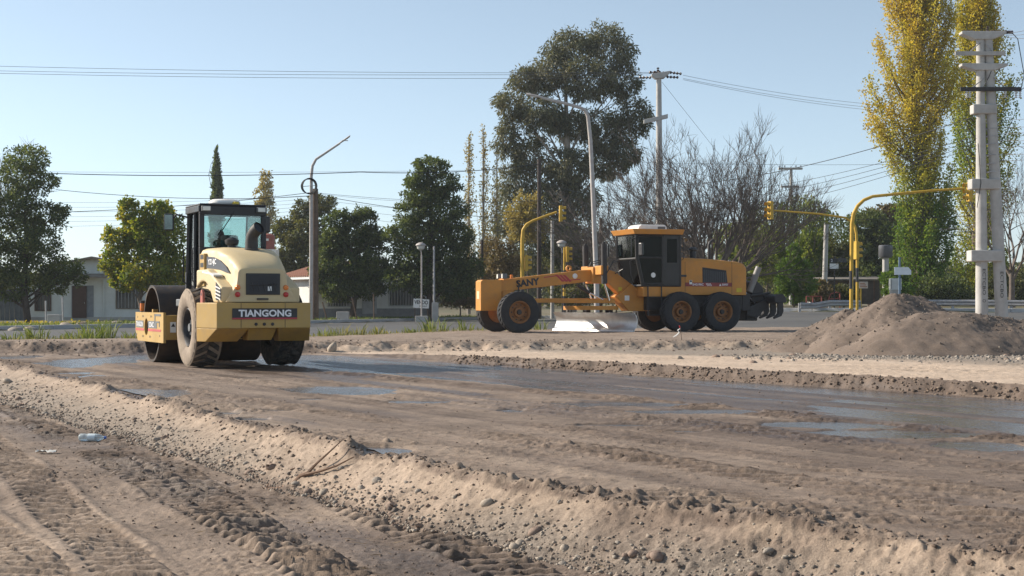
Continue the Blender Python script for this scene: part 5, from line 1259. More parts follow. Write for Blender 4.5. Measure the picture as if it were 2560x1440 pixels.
# ================================================================== STREET FURNITURE, POLES, WIRES
CONC = mat('pole_concrete', (.45,.435,.415), .85, var=.18, scale=1.6, dust=.3, dustcol=(.30,.27,.24), bmp=.3, bscale=18)
GALV = mat('galvanised', (.40,.40,.41), .5, metal=.5, var=.15, scale=2, dust=.3, dustcol=(.30,.22,.17))
LAMPG = mat('lamp_grey', (.46,.43,.41), .6, var=.12, scale=1.2, dust=.55, dustcol=(.33,.24,.2))
WOOD = mat('pole_wood', (.13,.085,.06), .9, var=.35, scale=3, bmp=.5, bscale=12)
WOODD = mat('pole_wood_dark', (.06,.045,.04), .9, var=.35, scale=3, bmp=.5, bscale=12)
SIGY = mat('signal_yellow', (.56,.34,.03), .55, var=.14, scale=2, dust=.3, dustcol=(.38,.26,.08))
INSB = mat('insulator_brown', (.05,.025,.02), .35, var=.2)
INSW = mat('insulator_white', (.6,.6,.6), .35, var=.1)
CABLE = mat('cable_black', (.015,.015,.018), .6, var=.1)
WIREM = mat('wire_grey', (.16,.16,.17), .5, metal=.4, var=.1)
LENSD = mat('dark_lens', (.03,.02,.02), .2, var=.1)
def zg(x, y):
    if y < float(roadNear(np.array([x]))[0])+.3: return gz(x, y)
    return float(zfar(np.array([x]), np.array([y]))[0])
def base_at(px, Y): x = (px-1280)/F*Y; return Vector((x, Y, zg(x, Y)-.03))
def loc(px, py, Y, b): p = at(px, py, Y); return Vector((p.x-b.x, p.y-b.y, p.z-b.z))
def insulator(parent, c, d, n=4, r=.07, L=.35, m=None):
    c = Vector(c); d = Vector(d).normalized(); pts = []; rs = []
    for i in range(n):
        a = L*i/n; 
        for t, q in ((0, .35), (.25, 1), (.5, 1), (.75, .35)): pts.append(c+d*(a+L/n*t)); rs.append(r*q)
    return MB().tube(pts, rs, 10).build('insulator', m or INSB, parent, True)

# ---- twin concrete pole on the right
Y = 55.0; b = base_at(2478, Y)
TP = thing('twin_utility_pole', 'pair of tied concrete power poles at the right with crossarms', 'utility pole', b)
def tp(px, py, dy=0): v = loc(px, py, Y, b); v.y += dy; return v
poles = [((2455,815),(2451,92),.245,.155), ((2507,818),(2470,92),.25,.165)]
for (p0, p1, r0, r1) in poles:
    a = tp(*p0); e = tp(*p1); a.z = -.4
    MB().tube([a, a.lerp(e,.25), a.lerp(e,.5), a.lerp(e,.75), e], [r0, r0*.9, (r0+r1)/2, r1*1.1, r1], 20).build('pole', CONC, TP, True)
def tie(px0, px1, py0, py1, name='tie_block', dep=.5, m=None):
    a = tp(px0, py1); e = tp(px1, py0); return MB().box(a.x, e.x, -dep/2, dep/2, a.z, e.z).build(name, m or CONC, TP, bevel=.04)
tie(2422,2502,626,654,dep=.62); tie(2424,2496,448,474,dep=.56); tie(2429,2489,262,286,dep=.48)
def crossarm(px0, px1, cpx0, cpx1, pyt, pyb, dep=.3):
    a0, a1 = tp(px0, pyt), tp(px1, pyt); c0, c1 = tp(cpx0, pyb), tp(cpx1, pyb); th = .1
    return MB().prism([(a0.x,a0.z),(a1.x,a1.z),(a1.x,a1.z-th),(c1.x,c1.z),(c0.x,c0.z),(a0.x,a0.z-th)], 'y', -dep/2, dep/2).build('crossarm', CONC, TP, bevel=.02)
crossarm(2401,2512,2434,2478,80,100,.42); crossarm(2401,2516,2434,2484,160,177,.42)
for (px0, px1, py, m) in ((2383,2508,136,CONC),(2396,2548,225,DRK)):
    a, e = tp(px0, py+5), tp(px1, py-5); MB().box(a.x, e.x, -.28, -.18, a.z, e.z).build('crossbar', m, TP, bevel=.01)
for (p0, p1) in (((2418,134),(2448,108)),((2480,134),(2462,112)),((2425,222),(2460,195)),((2510,222),(2480,195))):
    MB().tube([tp(*p0,-.2), tp(*p1,-.15)], .022, 6).build('brace', GALV, TP)
for px in (2412,2424,2480,2492,2512,2523): insulator(TP, tp(px-6,82,-.1), (1,0,.02), 4, .075, .22)
for px in (2412,2420,2508,2535,2545):
    insulator(TP, tp(px,230,-.23), (0,0,-1), 4, .06, .28, INSW)
insulator(TP, tp(2469,78), (0,0,1), 3, .06, .2)
for k, py in enumerate(range(296, 460, 16)):
    MB().tube([tp(2486,py,-.1), tp(2496,py-1,-.1)], .02, 6).build('bracket', GALV, TP)
for py in (322,341,360,388,410,430): 
    a = tp(2480, py); MB().lathe([(.215,-.02),(.22,0),(.215,.02)], (a.x, 0, a.z), 'z', 18).build('steel_band', GALV, TP, True)
MB().tube([tp(2473,180,-.25), tp(2466,195,-.3), tp(2452,222,-.28)], .016, 6).build('jumper_cable', CABLE, TP)
MB().tube([tp(2548,225,-.2), tp(2556,190,-.2), tp(2540,100,-.2), tp(2530,85,-.1)], .016, 6).build('jumper_cable', CABLE, TP)
MB().tube([tp(2440,360,-.25), tp(2443,400,-.27), tp(2446,460,-.3), tp(2437,520,-.27)], .014, 6).build('jumper_cable', CABLE, TP)
# stencilled letters running down the right pole and left pole
ST = mat('stencil_black', (.03,.03,.035), .8)
text_part('ECTCBO', tp(2455.5,705,-.24), (0,0,-1), (1,0,0), .12, ST, TP, width=1.0, depth=.008)
text_part('O', tp(2455.5,752,-.245), (1,0,0), (0,0,1), .12, ST, TP, depth=.008)
text_part('ECTCBO', tp(2499.5,712,-.235), (0,0,-1), (1,0,0), .12, ST, TP, width=1.0, depth=.02)

# ---- single concrete poles
def conc_pole(label, px, Y, top_py, r0, r1, top=None, lean=0.0, m=None, base_px=None, group=None):
    b = base_at(base_px or px, Y); t = thing('utility_pole', label, 'utility pole', b, 0, group); e = loc(px+lean, top_py, Y, b)
    MB().tube([(0,0,-.4), Vector((0,0,0)).lerp(e,.33), Vector((0,0,0)).lerp(e,.66), e], [r0, r0+(r1-r0)*.33, r0+(r1-r0)*.66, r1], 16).build('pole', m or CONC, t, True)
    return t, b, e
Y1 = 82; t, b, e = conc_pole('single tall concrete power pole rising behind the grader cab', 1650, Y1, 192, .25, .15, lean=-3)
Q = lambda px, py, dy=0: loc(px, py, Y1, b)+Vector((0, dy, 0))
a0, a1, c0, c1 = Q(1628,186), Q(1675,178), Q(1638,198), Q(1660,196)
MB().prism([(a0.x,a0.z),(a1.x,a1.z),(a1.x,a1.z-.1),(c1.x,c1.z),(c0.x,c0.z),(a0.x,a0.z-.1)], 'y', -.25, .25).build('crossarm', CONC, t, bevel=.03)
for (px, py, d, n) in ((1628,194,(-1,0,.02),4),(1632,181,(1,.2,0),4),(1652,180,(-1,.2,0),3),(1674,181,(1,0,-.12),4),(1666,192,(1,0,-.05),4),(1645,178,(0,0,1),2)): insulator(t, Q(px,py), d, n, .085, .75 if d[2] < .5 else .25)
a, c_ = Q(1609,305), Q(1669,291); MB().hexa([(a.x,-.2,a.z-.12),(c_.x,-.2,c_.z-.12),(c_.x,.0,c_.z-.12),(a.x,.0,a.z-.12)], [(a.x,-.2,a.z+.12),(c_.x,-.2,c_.z+.12),(c_.x,.0,c_.z+.12),(a.x,.0,a.z+.12)]).build('crossbeam', CONC, t, bevel=.02)
POLE1_TOP = at(1650,190,Y1)
Y2 = 128; t, b, e = conc_pole('slim pale pole with flat crossbar beyond the willow', 1978, Y2, 424, .2, .13)
Q2 = lambda px, py, dy=0: loc(px, py, Y2, b)+Vector((0, dy, 0))
for (x0, x1, py) in ((1946,2006,421),(1952,1998,466)):
    a, c_ = Q2(x0,py+3), Q2(x1,py-2); MB().box(a.x,c_.x,-.15,.15,a.z,c_.z).build('crossarm', CONC, t, bevel=.01)
for px in (1950,1962,1990,2002): insulator(t, Q2(px,418), (0,0,1), 2, .07, .18)
conc_pole('short leaning grey pole without wires beside the ruined shed', 2066, 86, 560, .17, .14, lean=0, base_px=2060)
conc_pole('grey concrete pole under the eucalyptus behind the grader neck', 1381, 96, 552, .14, .11)
conc_pole('dark wooden telephone pole in front of the eucalyptus', 1348, 95, 398, .16, .12, m=WOODD)
conc_pole('thin dark wooden pole right of the conical tree', 1205, 99, 600, .12, .1, m=WOODD)
conc_pole('slim brown wooden pole hidden behind the lamp post', 1502, 97, 545, .13, .1, m=WOOD)
conc_pole('grey pipe standing right of the garden lamp', 1085, 88, 615, .075, .06, m=GALV)
wp, wb, we = conc_pole('brown wooden pole beside the left street lamp', 788, 84, 472, .21, .17, m=WOOD)

# ---- street lamps
def street_lamp(label, px, Y, path, r, head_dir):
    b = base_at(px, Y); t = thing('street_lamp', label, 'street lamp', b)
    pts = [Vector((0,0,-.3))]+[loc(x, y, Y, b) for x, y in path]
    n = len(pts); MB().tube(pts, [r*(1-.5*i/(n-1)) for i in range(n)], 12).build('pole', LAMPG, t, True)
    e = pts[-1]; d = (pts[-1]-pts[-2]).normalized()
    hd = MB().loft([[tuple(e+d*s_+Vector((0,y,z))) for y, z in ((-w,-.02),(-w,.04),(0,.09),(w,.04),(w,-.02))] for s_, w in ((-.12,.05),(.1,.12),(.5,.14),(.72,.05))]).build('lamp_head', LAMPG, t, bevel=.01)
    MB().obox(e+d*.35+Vector((0,0,-.04)), (.35,.2,.03)).build('lamp_glass', WHITE, hd)
    return t, b
street_lamp('grey street lamp with long arm standing behind the grader neck', 1493, 70, [(1491,700),(1484,520),(1480,430),(1476,350),(1470,290),(1462,275),(1448,268),(1400,255),(1352,244)], .13, -1)
LT, LB = street_lamp('rusty street lamp with coiled cable near the roller', 777, 83.6, [(778,640),(778,520),(778,440),(781,415),(790,398),(810,385),(850,358)], .12, 1)
for k in range(3):
    c = loc(772+k,466,83.6,LB); MB().tube([c+Vector((.42*math.cos(a)+.02*k, -.18-.02*k, .42*math.sin(a)*(1+.05*k))) for a in np.linspace(0, 6.28, 25)], .035, 6, False).build('cable_coil', CABLE, LT, True)
MB().tube([loc(755,467,83.6,LB)+Vector((0,-.16,0)), loc(792,464,83.6,LB)+Vector((0,-.16,0))], .018, 6).build('coil_bracket', GALV, LT)
for (px, Yg_, top, lab) in ((1054, 87.5, 598, 'pale mushroom garden lamp on a concrete block by the for sale board'), (1406, 90, 592, 'dark mushroom garden lamp seen above the grader neck')):
    b = base_at(px, Yg_); t = thing('garden_lamp', lab, 'street lamp', b)
    e = loc(px-2, top+16, Yg_, b)
    MB().tube([(0,0,0),(0,0,e.z-.6)], .05, 10).build('pole', LAMPG if px < 1100 else DRK, t, True)
    sh = MB().lathe([(.0,.2),(.12,.19),(.28,.1),(.33,.02),(.3,-.02),(.1,-.02),(0,-.02)], (e.x,0,e.z), 'z', 24).build('lamp_shade', LAMPG, t, True)
    MB().lathe([(.26,-.02),(.22,-.2),(.08,-.3),(0,-.3)], (e.x,0,e.z), 'z', 20).build('diffuser', mat('diffuser', (.6,.6,.56), .3), sh, True)
    MB().tube([(0,0,e.z-.65),(e.x*.4,0,e.z-.4),(e.x,0,e.z-.28)], .03, 8).build('neck', LAMPG, t)
    if px < 1100: MB().box(-.38,.38,-.3,.3,-.1,.42).build('concrete_block', CONC, t, bevel=.03)
# free-standing concrete blocks and stakes on the verge
for (px, Yb_, w, h, lab) in ((857, 85, .36, .55, 'upright concrete block on the verge right of the wooden pole'), (137, 72, .32, .5, 'grey concrete planter block before the pale house')):
    b = base_at(px, Yb_); o = MB().box(-w/1, w/1, -.25, .25, -.1, h).build('concrete_block', CONC, None, bevel=.03); o.location = b; tag(o, lab, 'block')
for i, (p0, p1, lab) in enumerate((((895,792),(880,745),'thin leaning stake left of the window bars'),((935,790),(934,735),'upright pale fence stake before the white house'),((820,793),(806,755),'leaning stake close to the wooden pole'),((115,800),(114,752),'grey stake left of the planter block'),((158,800),(156,742),'taller grey stake right of the planter block'))):
    Ys = 86 if p0[0] > 500 else 71; b = base_at(p0[0], Ys); e = loc(p1[0], p1[1], Ys, b); o = MB().tube([(0,0,-.2), e], .045, 6).build('stake', WOOD if i < 3 else GALV); o.location = b; tag(o, lab, 'stake', 'stakes on the verge')

# ---- traffic signals
def signal_head(parent, c, face, up=(0,0,1), n=3, s=1.0):
    """housing with n lenses and visors; face = direction the lamps look"""
    f = Vector(face); f.z = 0; f.normalize(); r = Vector((-f.y, f.x, 0)); Rm = Matrix((f, r, Vector((0,0,1)))).transposed(); c = Vector(c)
    hd = MB().obox(c, (.17*s,.30*s,.30*n*s), Rm).build('signal_head', SIGY, parent, bevel=.02)
    for k in range(n):
        z = (k-(n-1)/2)*.29*s; p = c+f*.09*s+Vector((0,0,z))
        L_ = MB(); V = [p+r*(.1*s*math.cos(a))+Vector((0,0,.1*s*math.sin(a))) for a in np.linspace(0, 2*math.pi, 16, endpoint=False)]
        L_.add(V, [tuple(range(16))]); L_.build('lens', LENSD, hd)
        vz = MB(); arc = np.linspace(-.35, math.pi+.35, 12); A = [p+r*(.12*s*math.cos(a))+Vector((0,0,.12*s*math.sin(a))) for a in arc]; Bq = [q+f*.2*s for q in A]
        vz.add(A+Bq, [(i, i+1, 12+i+1, 12+i) for i in range(11)])
        A2 = [p+r*(.112*s*math.cos(a))+Vector((0,0,.112*s*math.sin(a))) for a in arc]; B2 = [q+f*.2*s for q in A2]; vz.add(A2+B2, [(i, i+1, 12+i+1, 12+i) for i in range(11)])
        vz.build('visor', SIGY, hd, True)
    return hd
def signal_pole(label, px, Y, path, r, stripes, heads):
    b = base_at(px, Y); t = thing('traffic_signal', label, 'traffic light', b); pts = [Vector((0,0,-.2))]+[loc(x, y, Y, b) for x, y in path]
    # pole as a rounded path
    fine = []
    for i in range(len(pts)-1):
        for k in range(4): fine.append(pts[i].lerp(pts[i+1], k/4))
    fine.append(pts[-1]); n = len(fine); L = len(pts)-1
    MB().tube(fine, [r*(1-.45*max(0, (i/n-.35))/.65) for i in range(n)], 12).build('pole', SIGY, t, True)
    for (y0, y1) in stripes:
        z0_, z1_ = loc(px, y1, Y, b).z, loc(px, y0, Y, b).z
        MB().lathe([(r*1.03, z0_), (r*1.03, z1_)], (0,0,0), 'z', 14).build('black_band', BLK, t, True)
    for (hx, hy, face, nn) in heads:
        c = loc(hx, hy, Y, b); signal_head(t, c, face, n=nn, s=1.0)
        if abs(hx-px) < 40: 
            for dz in (.4,-.4): MB().tube([(0,0,c.z+dz), (c.x,c.y,c.z+dz)], .03, 6).build('bracket', BLK, t)
    return t
signal_pole('yellow traffic light with short raised arm left of the grader', 1306, 80, [(1306,700),(1306,600),(1308,575),(1316,562),(1332,552),(1392,530)], .11, [(718,770)], [(1402,534,(1,.12,0),3),(1316,658,(1,.15,0),3)])
signal_pole('tall yellow traffic light whose long arm reaches the twin poles', 2128, 66, [(2129,650),(2130,560),(2134,535),(2144,515),(2160,500),(2182,491),(2260,483),(2340,476),(2412,471)], .09, [(677,722)], [(2424,480,(-1,-.15,0),3)])
signal_pole('yellow traffic light behind it whose arm points left', 2143, 71, [(2143,650),(2141,585),(2137,565),(2128,553),(2112,544),(2050,535),(1935,526)], .07, [(670,705)], [(1926,526,(-1,-.5,0),3),(2141,626,(1,.3,0),3)])
signal_pole('low black and yellow signal post under the dark garden lamp', 1411, 84, [(1411,700),(1411,618)], .09, [(676,720),(740,790)], [(1418,636,(1,.2,0),3)])

# ---- guardrail with posts
def guardrail(label, pts, group=None):
    root = thing('guardrail', label, 'guardrail', pts[0], 0)
    o = Vector(pts[0]); P = [Vector(p)-o for p in pts]
    prof = [(0,.0),(.06,.05),(.06,.10),(.0,.155),(.06,.21),(.06,.26),(.0,.31)]
    secs = []
    for i, p in enumerate(P):
        d = (P[min(i+1, len(P)-1)]-P[max(i-1, 0)]); d.z = 0; d.normalize(); nrm = Vector((d.y, -d.x, 0))
        secs.append([p+nrm*a+Vector((0,0,.18+z)) for a, z in prof]+[p+nrm*(a-.012)+Vector((0,0,.18+z)) for a, z in reversed(prof)])
    MB().loft(secs).build('rail_beam', GALV, root)
    for p in P[::2]: MB().box(p.x-.06, p.x+.06, p.y+.03, p.y+.15, p.z-.4, p.z+.46).build('rail_post', GALV, root)
def gline(p0, p1, Y0, Y1, n):
    out = []
    for i in range(n):
        t = i/(n-1); px = p0+(p1-p0)*t; Y = Y0+(Y1-Y0)*t; x = (px-1280)/F*Y; out.append((x, Y, zg(x, Y)-.0))
    return out
guardrail('galvanised guardrail end left of the striped signal poles', gline(2000, 2150, 71.5, 73.5, 5))
guardrail('long galvanised guardrail along the far roadside at the right', gline(2310, 2640, 75, 72, 10))
# white block beside the twin poles, meter box, signs
b = base_at(2410, 60); o = MB().box(-.28,.28,-.2,.2,-.1,.36).build('painted_block', WHITE, None, bevel=.02); o.location = b; o.rotation_euler = (0,0,.3); tag(o, 'small white painted block at the foot of the twin poles', 'block')
b = base_at(2238, 74); t = thing('meter_box', 'grey electric meter box on a plinth behind the tallest gravel heap', 'meter box', b)
c0 = loc(2238,725,74,b); MB().box(-.26,.26,-.16,.16,-.2,c0.z).build('plinth', CONC, t, bevel=.01); MB().box(-.29,.29,-.19,.19,c0.z,c0.z+.6).build('cabinet', mat('cabinet_grey', (.52,.53,.52), .6), t, bevel=.02)
MB().box(-.25,-.235,-.2,-.19,c0.z+.05,c0.z+.55).build('door_edge', DRK, t); MB().box(.18,.23,-.2,-.19,c0.z+.28,c0.z+.34).build('lock', DRK, t)
b = base_at(2249, 71); t = thing('arrow_sign', 'pale blue post carrying a blank white arrow board', 'sign', b)
top = loc(2249,643,71,b); MB().tube([(0,0,-.2),(0,0,top.z)], .055, 10).build('post', mat('post_blue', (.10,.16,.24), .5), t, True)
a = loc(2235,668,71,b); e = loc(2277,687,71,b); MB().prism([(a.x,a.z),(e.x-.14,a.z),(e.x,(a.z+e.z)/2+.02),(e.x,e.z),(a.x,e.z)], 'y', -.09, -.065).build('arrow_board', mat('board_pale', (.70,.74,.78), .6, var=.08), t)
b = base_at(2086, 78); t = thing('street_name_sign', 'street sign post with dark name boards and a white plate', 'sign', b)
top = loc(2087,640,78,b); MB().tube([(0,0,-.2),(0,0,top.z)], .035, 8).build('post', DRK, t)
a = loc(2073,646,78,b); e = loc(2094,657,78,b); MB().box(a.x,e.x,-.06,-.04,e.z,a.z).build('name_board', BLK, t)
text_part('2', (a.x+.13,-.062,(a.z+e.z)/2), (1,0,0), (0,0,1), .15, WHT, t)
a = loc(2095,645,78,b); e = loc(2116,656,78,b); MB().box(a.x,e.x,-.06,-.04,e.z,a.z).build('name_board', mat('board_dark', (.05,.055,.06), .6), t)
a = loc(2074,659,78,b); e = loc(2096,672,78,b); MB().box(a.x,e.x,-.06,-.04,e.z,a.z).build('white_plate', WHITE, t)
b = base_at(2152, 76); t = thing('warning_sign', 'small faded sign on a yellow post beside the signal poles', 'sign', b)
top = loc(2152,720,76,b); MB().tube([(0,0,-.1),(0,0,top.z)], .05, 8).build('post', SIGY, t); MB().box(-.1,.36,-.08,-.055,top.z-.02,top.z+.34).build('board', mat('board_faded', (.62,.52,.42), .7, var=.2), t)
for k in range(3): MB().box(-.06,.32-.06*k,-.084,-.08,top.z+.05+.09*k,top.z+.09+.09*k).build('faded_line', mat('faded_red', (.4,.12,.05), .7), t)
b = base_at(2030, 80); t = thing('red_fence', 'low rusty red pipe fence near the leaning pole', 'fence', b)
for px in (2016,2032,2054): p = loc(px,760,80,b); MB().tube([(p.x,0,-.2),(p.x,0,.72)], .035, 6).build('post', LUG, t)
a, e = loc(2016,760,80,b), loc(2054,760,80,b); MB().tube([(a.x,0,.72),(e.x,0,.72)], .03, 6).build('rail', LUG, t)
b = base_at(2083, 82); t = thing('pipe_hoop', 'rusty red bent pipe hoop beside the street sign post', 'hoop', b)
MB().tube([(-.3,0,-.1),(-.28,0,.5),(-.15,0,.85),(.2,0,.95),(.38,0,.9),(.4,0,-.1)], .035, 6).build('hoop', LUG, t); MB().tube([(-.25,0,.55),(.4,0,.6)], .03, 6).build('rail', LUG, t)

# ---- power lines
def wire(label, p, q, sag, r=.014, m=None, group='overhead wires', name='power_wire'):
    p, q = Vector(p), Vector(q); n = 24; pts = []
    for i in range(n+1):
        t = i/n; a = p.lerp(q, t); a.z -= sag*4*t*(1-t); pts.append(a)
    o0 = pts[0].copy(); o = MB().tube([a-o0 for a in pts], r*.78, 5).build(name, m or WIREM, None, True); o.location = o0
    return tag(o, label, 'wire', group)
def W(label, p0, Y0, p1, Y1_, sag=.2, r=.014, m=None): return wire(label, at(*p0, Y0), at(*p1, Y1_), sag, r, m)
W('topmost thin wire from the left edge to the single concrete pole', (-60,164), 78, (1632,181), 82, .15)
W('second thin wire from the left edge to the single concrete pole', (-60,176), 79, (1636,184), 82, .15)
W('third thin wire from the left edge to the single concrete pole', (-60,182), 77, (1600,194), 81.8, .15)
for k, (y0, y1, lab) in enumerate(((188,248,'upper'),(196,256,'middle'),(199,264,'lower'))): W(f'{lab} wire from the single concrete pole toward the golden poplar', (1708,y0), 82, (2330,y1+22), 106, .35)
W('guy wire slanting down right from the single concrete pole', (1655,205), 82, (2088,752), 92, .0, .012)
W('thick black bundled cable crossing above the roller', (-60,426), 80, (900,430), 84, .25, .03, CABLE)
W('thick black bundled cable continuing past the conical tree', (900,430), 84, (1348,410), 95, .25, .03, CABLE)
W('bundled cable rising right to the twin concrete poles', (1700,462), 90, (2434,292), 55, .5, .022, CABLE)
W('thin wire just above the thick cable over the roller', (-60,428), 90, (1160,426), 95, .1, .012)
W('drooping cable from the left edge tree to the rusty lamp', (140,474), 76, (778,490), 83.6, .3, .02, CABLE)
W('cable from behind the cab to the wooden pole', (100,532), 78, (786,480), 84, .2, .022, CABLE)
W('cable falling right from the wooden pole past the conical tree', (790,487), 84, (1348,548), 95, .3, .022, CABLE)
W('upper thin wire right of the wooden pole', (790,482), 84, (1400,500), 96, .3, .014, CABLE)
for k in range(6): W(['first','second','third','fourth','fifth','lowest'][k]+' of the faint wires strung between left trees and wooden pole', (-60,500+k*13), 92, (786,488+k*9), 90, .3, .011)
for k in range(5): W(['top','second','third','fourth','bottom'][k]+' faint wire between the wooden pole and the dark telephone pole', (790,484+k*14), 90, (1348,500+k*26), 95, .35, .011)
for k in range(4): W(['highest','second','third','lowest'][k]+' silver wire from the telephone pole toward the lamp post', (1348,452+k*22), 95, (1700,510+k*24), 92, .4, .012)
for k in range(4): W(['first','second','third','fourth'][k]+' cable rising to the bands of the left twin pole', (1660,490+k*20), 98, (2434,342+k*9), 55, .6, .014, CABLE)
W('straight dark cable crossing behind the signal arms', (1640,546), 100, (2620,528), 92, .35, .022, CABLE)
W('thin straight wire from the bare tree to the golden poplar', (1500,402), 110, (2420,408), 104, .2, .014, CABLE)
for k in range(3): W(['upper','middle','lower'][k]+' bright wire leaving the twin pole top to the right', (2515,84+k*4), 55, (2640,55+k*20), 50, .05, .012)
for k in range(7): W(['first','second','third','fourth','fifth','sixth','seventh'][k]+' low wire leaving the twin pole bands to the right', (2492,300+k*17), 55, (2640,288+k*17+(6 if k % 2 else 0)), 52, .05, .011)
W('black service cable hanging right of the twin poles', (2545,228), 55, (2640,118), 50, .25, .018, CABLE)
W('wire falling from the twin poles to the right edge', (2492,335), 55, (2640,400), 60, .1, .014, CABLE)

# ================================================================== HOUSES
WALLW = mat('wall_white', (.76,.75,.72), .9, var=.08, scale=.8, dust=.2, dustcol=(.45,.42,.38), bmp=.2, bscale=20)
WALLB = mat('wall_bluish', (.70,.73,.72), .9, var=.08, scale=.8, dust=.2, dustcol=(.40,.39,.36), bmp=.2, bscale=20)
TILE = mat('roof_tile', (.42,.19,.12), .85, var=.3, scale=6, dust=.4, dustcol=(.36,.24,.18))
ROOFG = mat('roof_grey', (.24,.21,.18), .85, var=.2, scale=3)
PANE = mat('window_pane', (.05,.055,.06), .12, var=.2); BROWN = mat('door_brown', (.085,.045,.035), .6, var=.2, scale=2); IRON = mat('iron_white', (.45,.46,.47), .6)
def window(parent, x0, x1, z0, z1, y, bars=6, m=None, barm=None, glass=None):
    w = MB().box(x0-.06,x1+.06,y-.05,y,z0-.06,z0).box(x0-.06,x1+.06,y-.05,y,z1,z1+.06).box(x0-.06,x0,y-.05,y,z0,z1).box(x1,x1+.06,y-.05,y,z0,z1).build('window_frame', m or WHITE, parent)
    MB().box(x0,x1,y-.015,y-.005,z0,z1).build('pane', glass or PANE, w)
    for k in range(bars):
        x = x0+(x1-x0)*(k+.5)/bars; MB().box(x-.012,x+.012,y-.09,y-.066,z0,z1).build('window_bar', barm or IRON, w)
    return w
# left house: wall facing the road (shaded), local x right, y away
def ht(px, py, Y, b): v = loc(px, py, Y, b); return v.x, v.z
YH = 86.0; b = base_at(235, YH); b.z = at(235,795,YH).z
H1 = thing('house', 'pale bluish house with brown door behind the left trees', 'house', b, R(4))
S = YH/F; hx = lambda px: (px-235)*S; hz = lambda py: (795-py)*S
MB().box(hx(42),hx(480),0,7.5,-.4,hz(690)).build('wall', WALLB, H1)
MB().prism([(hx(130),hz(690)-.01),(hx(330),hz(690)-.01),(hx(330),hz(668)),(hx(232),hz(645)),(hx(130),hz(668))], 'y', .01, 7.4).build('gable_wall', WALLB, H1)
rf = MB()
for s_, (xa, xb, xe) in enumerate(((hx(232),hx(120),0),(hx(232),hx(344),0))):
    za, zb = hz(643), hz(665); MB().hexa([(xa,-.4,za-.08),(xb,-.4,zb-.08),(xb,7.7,zb-.08),(xa,7.7,za-.08)], [(xa,-.4,za+.04),(xb,-.4,zb+.04),(xb,7.7,zb+.04),(xa,7.7,za+.04)]).build('roof', ROOFG, H1)
MB().box(hx(330)+.3,hx(490),-.35,7.6,hz(690)+.0,hz(690)+.18).build('flat_roof', ROOFG, H1); MB().box(hx(30),hx(130)-.4,-.35,7.6,hz(690)+.0,hz(690)+.18).build('flat_roof', ROOFG, H1)
MB().hexa([(hx(150),-.9,hz(696)),(hx(272),-.9,hz(696)),(hx(272),0,hz(690)),(hx(150),0,hz(690))], [(hx(150),-.9,hz(692)),(hx(272),-.9,hz(692)),(hx(272),-.002,hz(684)),(hx(150),-.002,hz(684))]).build('porch_roof', ROOFG, H1)
MB().box(hx(180),hx(234),-.03,-.002,hz(795),hz(714)).build('door_recess', mat('recess_grey', (.24,.26,.29), .9), H1)
dr = MB().box(hx(182),hx(217),-.08,-.031,hz(795),hz(715)).build('door', BROWN, H1)
for (za, zb) in ((790,765),(758,738),(733,718)): MB().box(hx(186),hx(213),-.095,-.081,hz(za),hz(zb)).build('door_panel', BROWN, dr)
MB().ell((hx(213),-.11,hz(758)), (.04,.04,.04), 8, 6).build('door_handle', CHROME, dr)
window(H1, hx(92),hx(128),hz(775),hz(730),0,4,BROWN,BROWN); window(H1, hx(291),hx(350),hz(770),hz(722),0,7,mat('window_brown', (.17,.14,.11), .7),IRON)
MB().tube([(hx(259),-.06,hz(790)),(hx(259),-.06,hz(700))], .04, 8).build('drain_pipe', WALLB, H1); MB().box(hx(42),hx(480),-.04,-.002,-.4,.06).build('plinth', CONC, H1)
b = base_at(20, 84); o = None
G1 = thing('metal_gate', 'dark grey corrugated metal gate left of the pale house', 'gate', b)
for k in range(16): MB().box(-1.3+k*.14,-1.18+k*.14,-.02-.02*(k % 2),.02,0,1.9).build('gate_slat', mat('gate_grey', (.10,.11,.12), .7), G1)
MB().box(-1.34,.98,.021,.06,1.5,1.58).build('gate_rail', MATS['gate_grey'], G1)
# white house with tiled roof: sunlit side wall to the left, shaded front to the right
YW = 92.0; b = base_at(786, YW); b.z = at(786,785,YW).z
H2 = thing('house', 'white house with red tiled roof behind the dark trees', 'house', b, R(35))
wx1 = 8.6; wd = 4.5; hw = 2.45
MB().prism([(0,-.4),(wx1,-.4),(wx1,hw),(3.2,hw+.92),(0,hw)], 'y', 0, wd).build('wall', WALLW, H2)
sl_ = math.atan2(.92, 3.2)
rt = MB().prism([(-.45,hw-.13),(3.2,hw+.92),(3.2,hw+1.0),(-.45,hw-.03)], 'y', -.4, wd+.4).build('roof', TILE, H2)
MB().prism([(3.203,hw+.92),(wx1+.45,hw-.08),(wx1+.45,hw+.0),(3.203,hw+1.0)], 'y', -.4, wd+.4).build('roof', TILE, H2)
tme = None
for i in range(11):
    for j in range(17):
        x = -.35+i*.33; y = -.3+j*.31; z = hw+.0+(x+.45)/3.65*1.03
        if tme is None:
            o = MB().add([(-.2,-.14,0),(-.2,-.07,.07),(-.2,.07,.07),(-.2,.14,0),(.2,-.12,.01),(.2,-.06,.06),(.2,.06,.06),(.2,.12,.01)], [(0,1,5,4),(1,2,6,5),(2,3,7,6),(0,3,2,1),(4,5,6,7)]).build('roof_tile', TILE, rt); tme = o.data
        else:
            o = bpy.data.objects.new('roof_tile', tme); COL.objects.link(o); o.parent = rt
        o.location = (x, y, z); o.rotation_euler = (0, -sl_, 0)
MB().box(-.5,-.452,-.42,wd+.42,hw-.2,hw+.02).build('fascia', WHITE, H2)
MB().tube([(-.42,.1,hw-.15),(-.3,.0,hw-.35),(-.06,-.06,hw-.5),(-.06,-.06,0)], .05, 8).build('drain_pipe', GALV, H2)
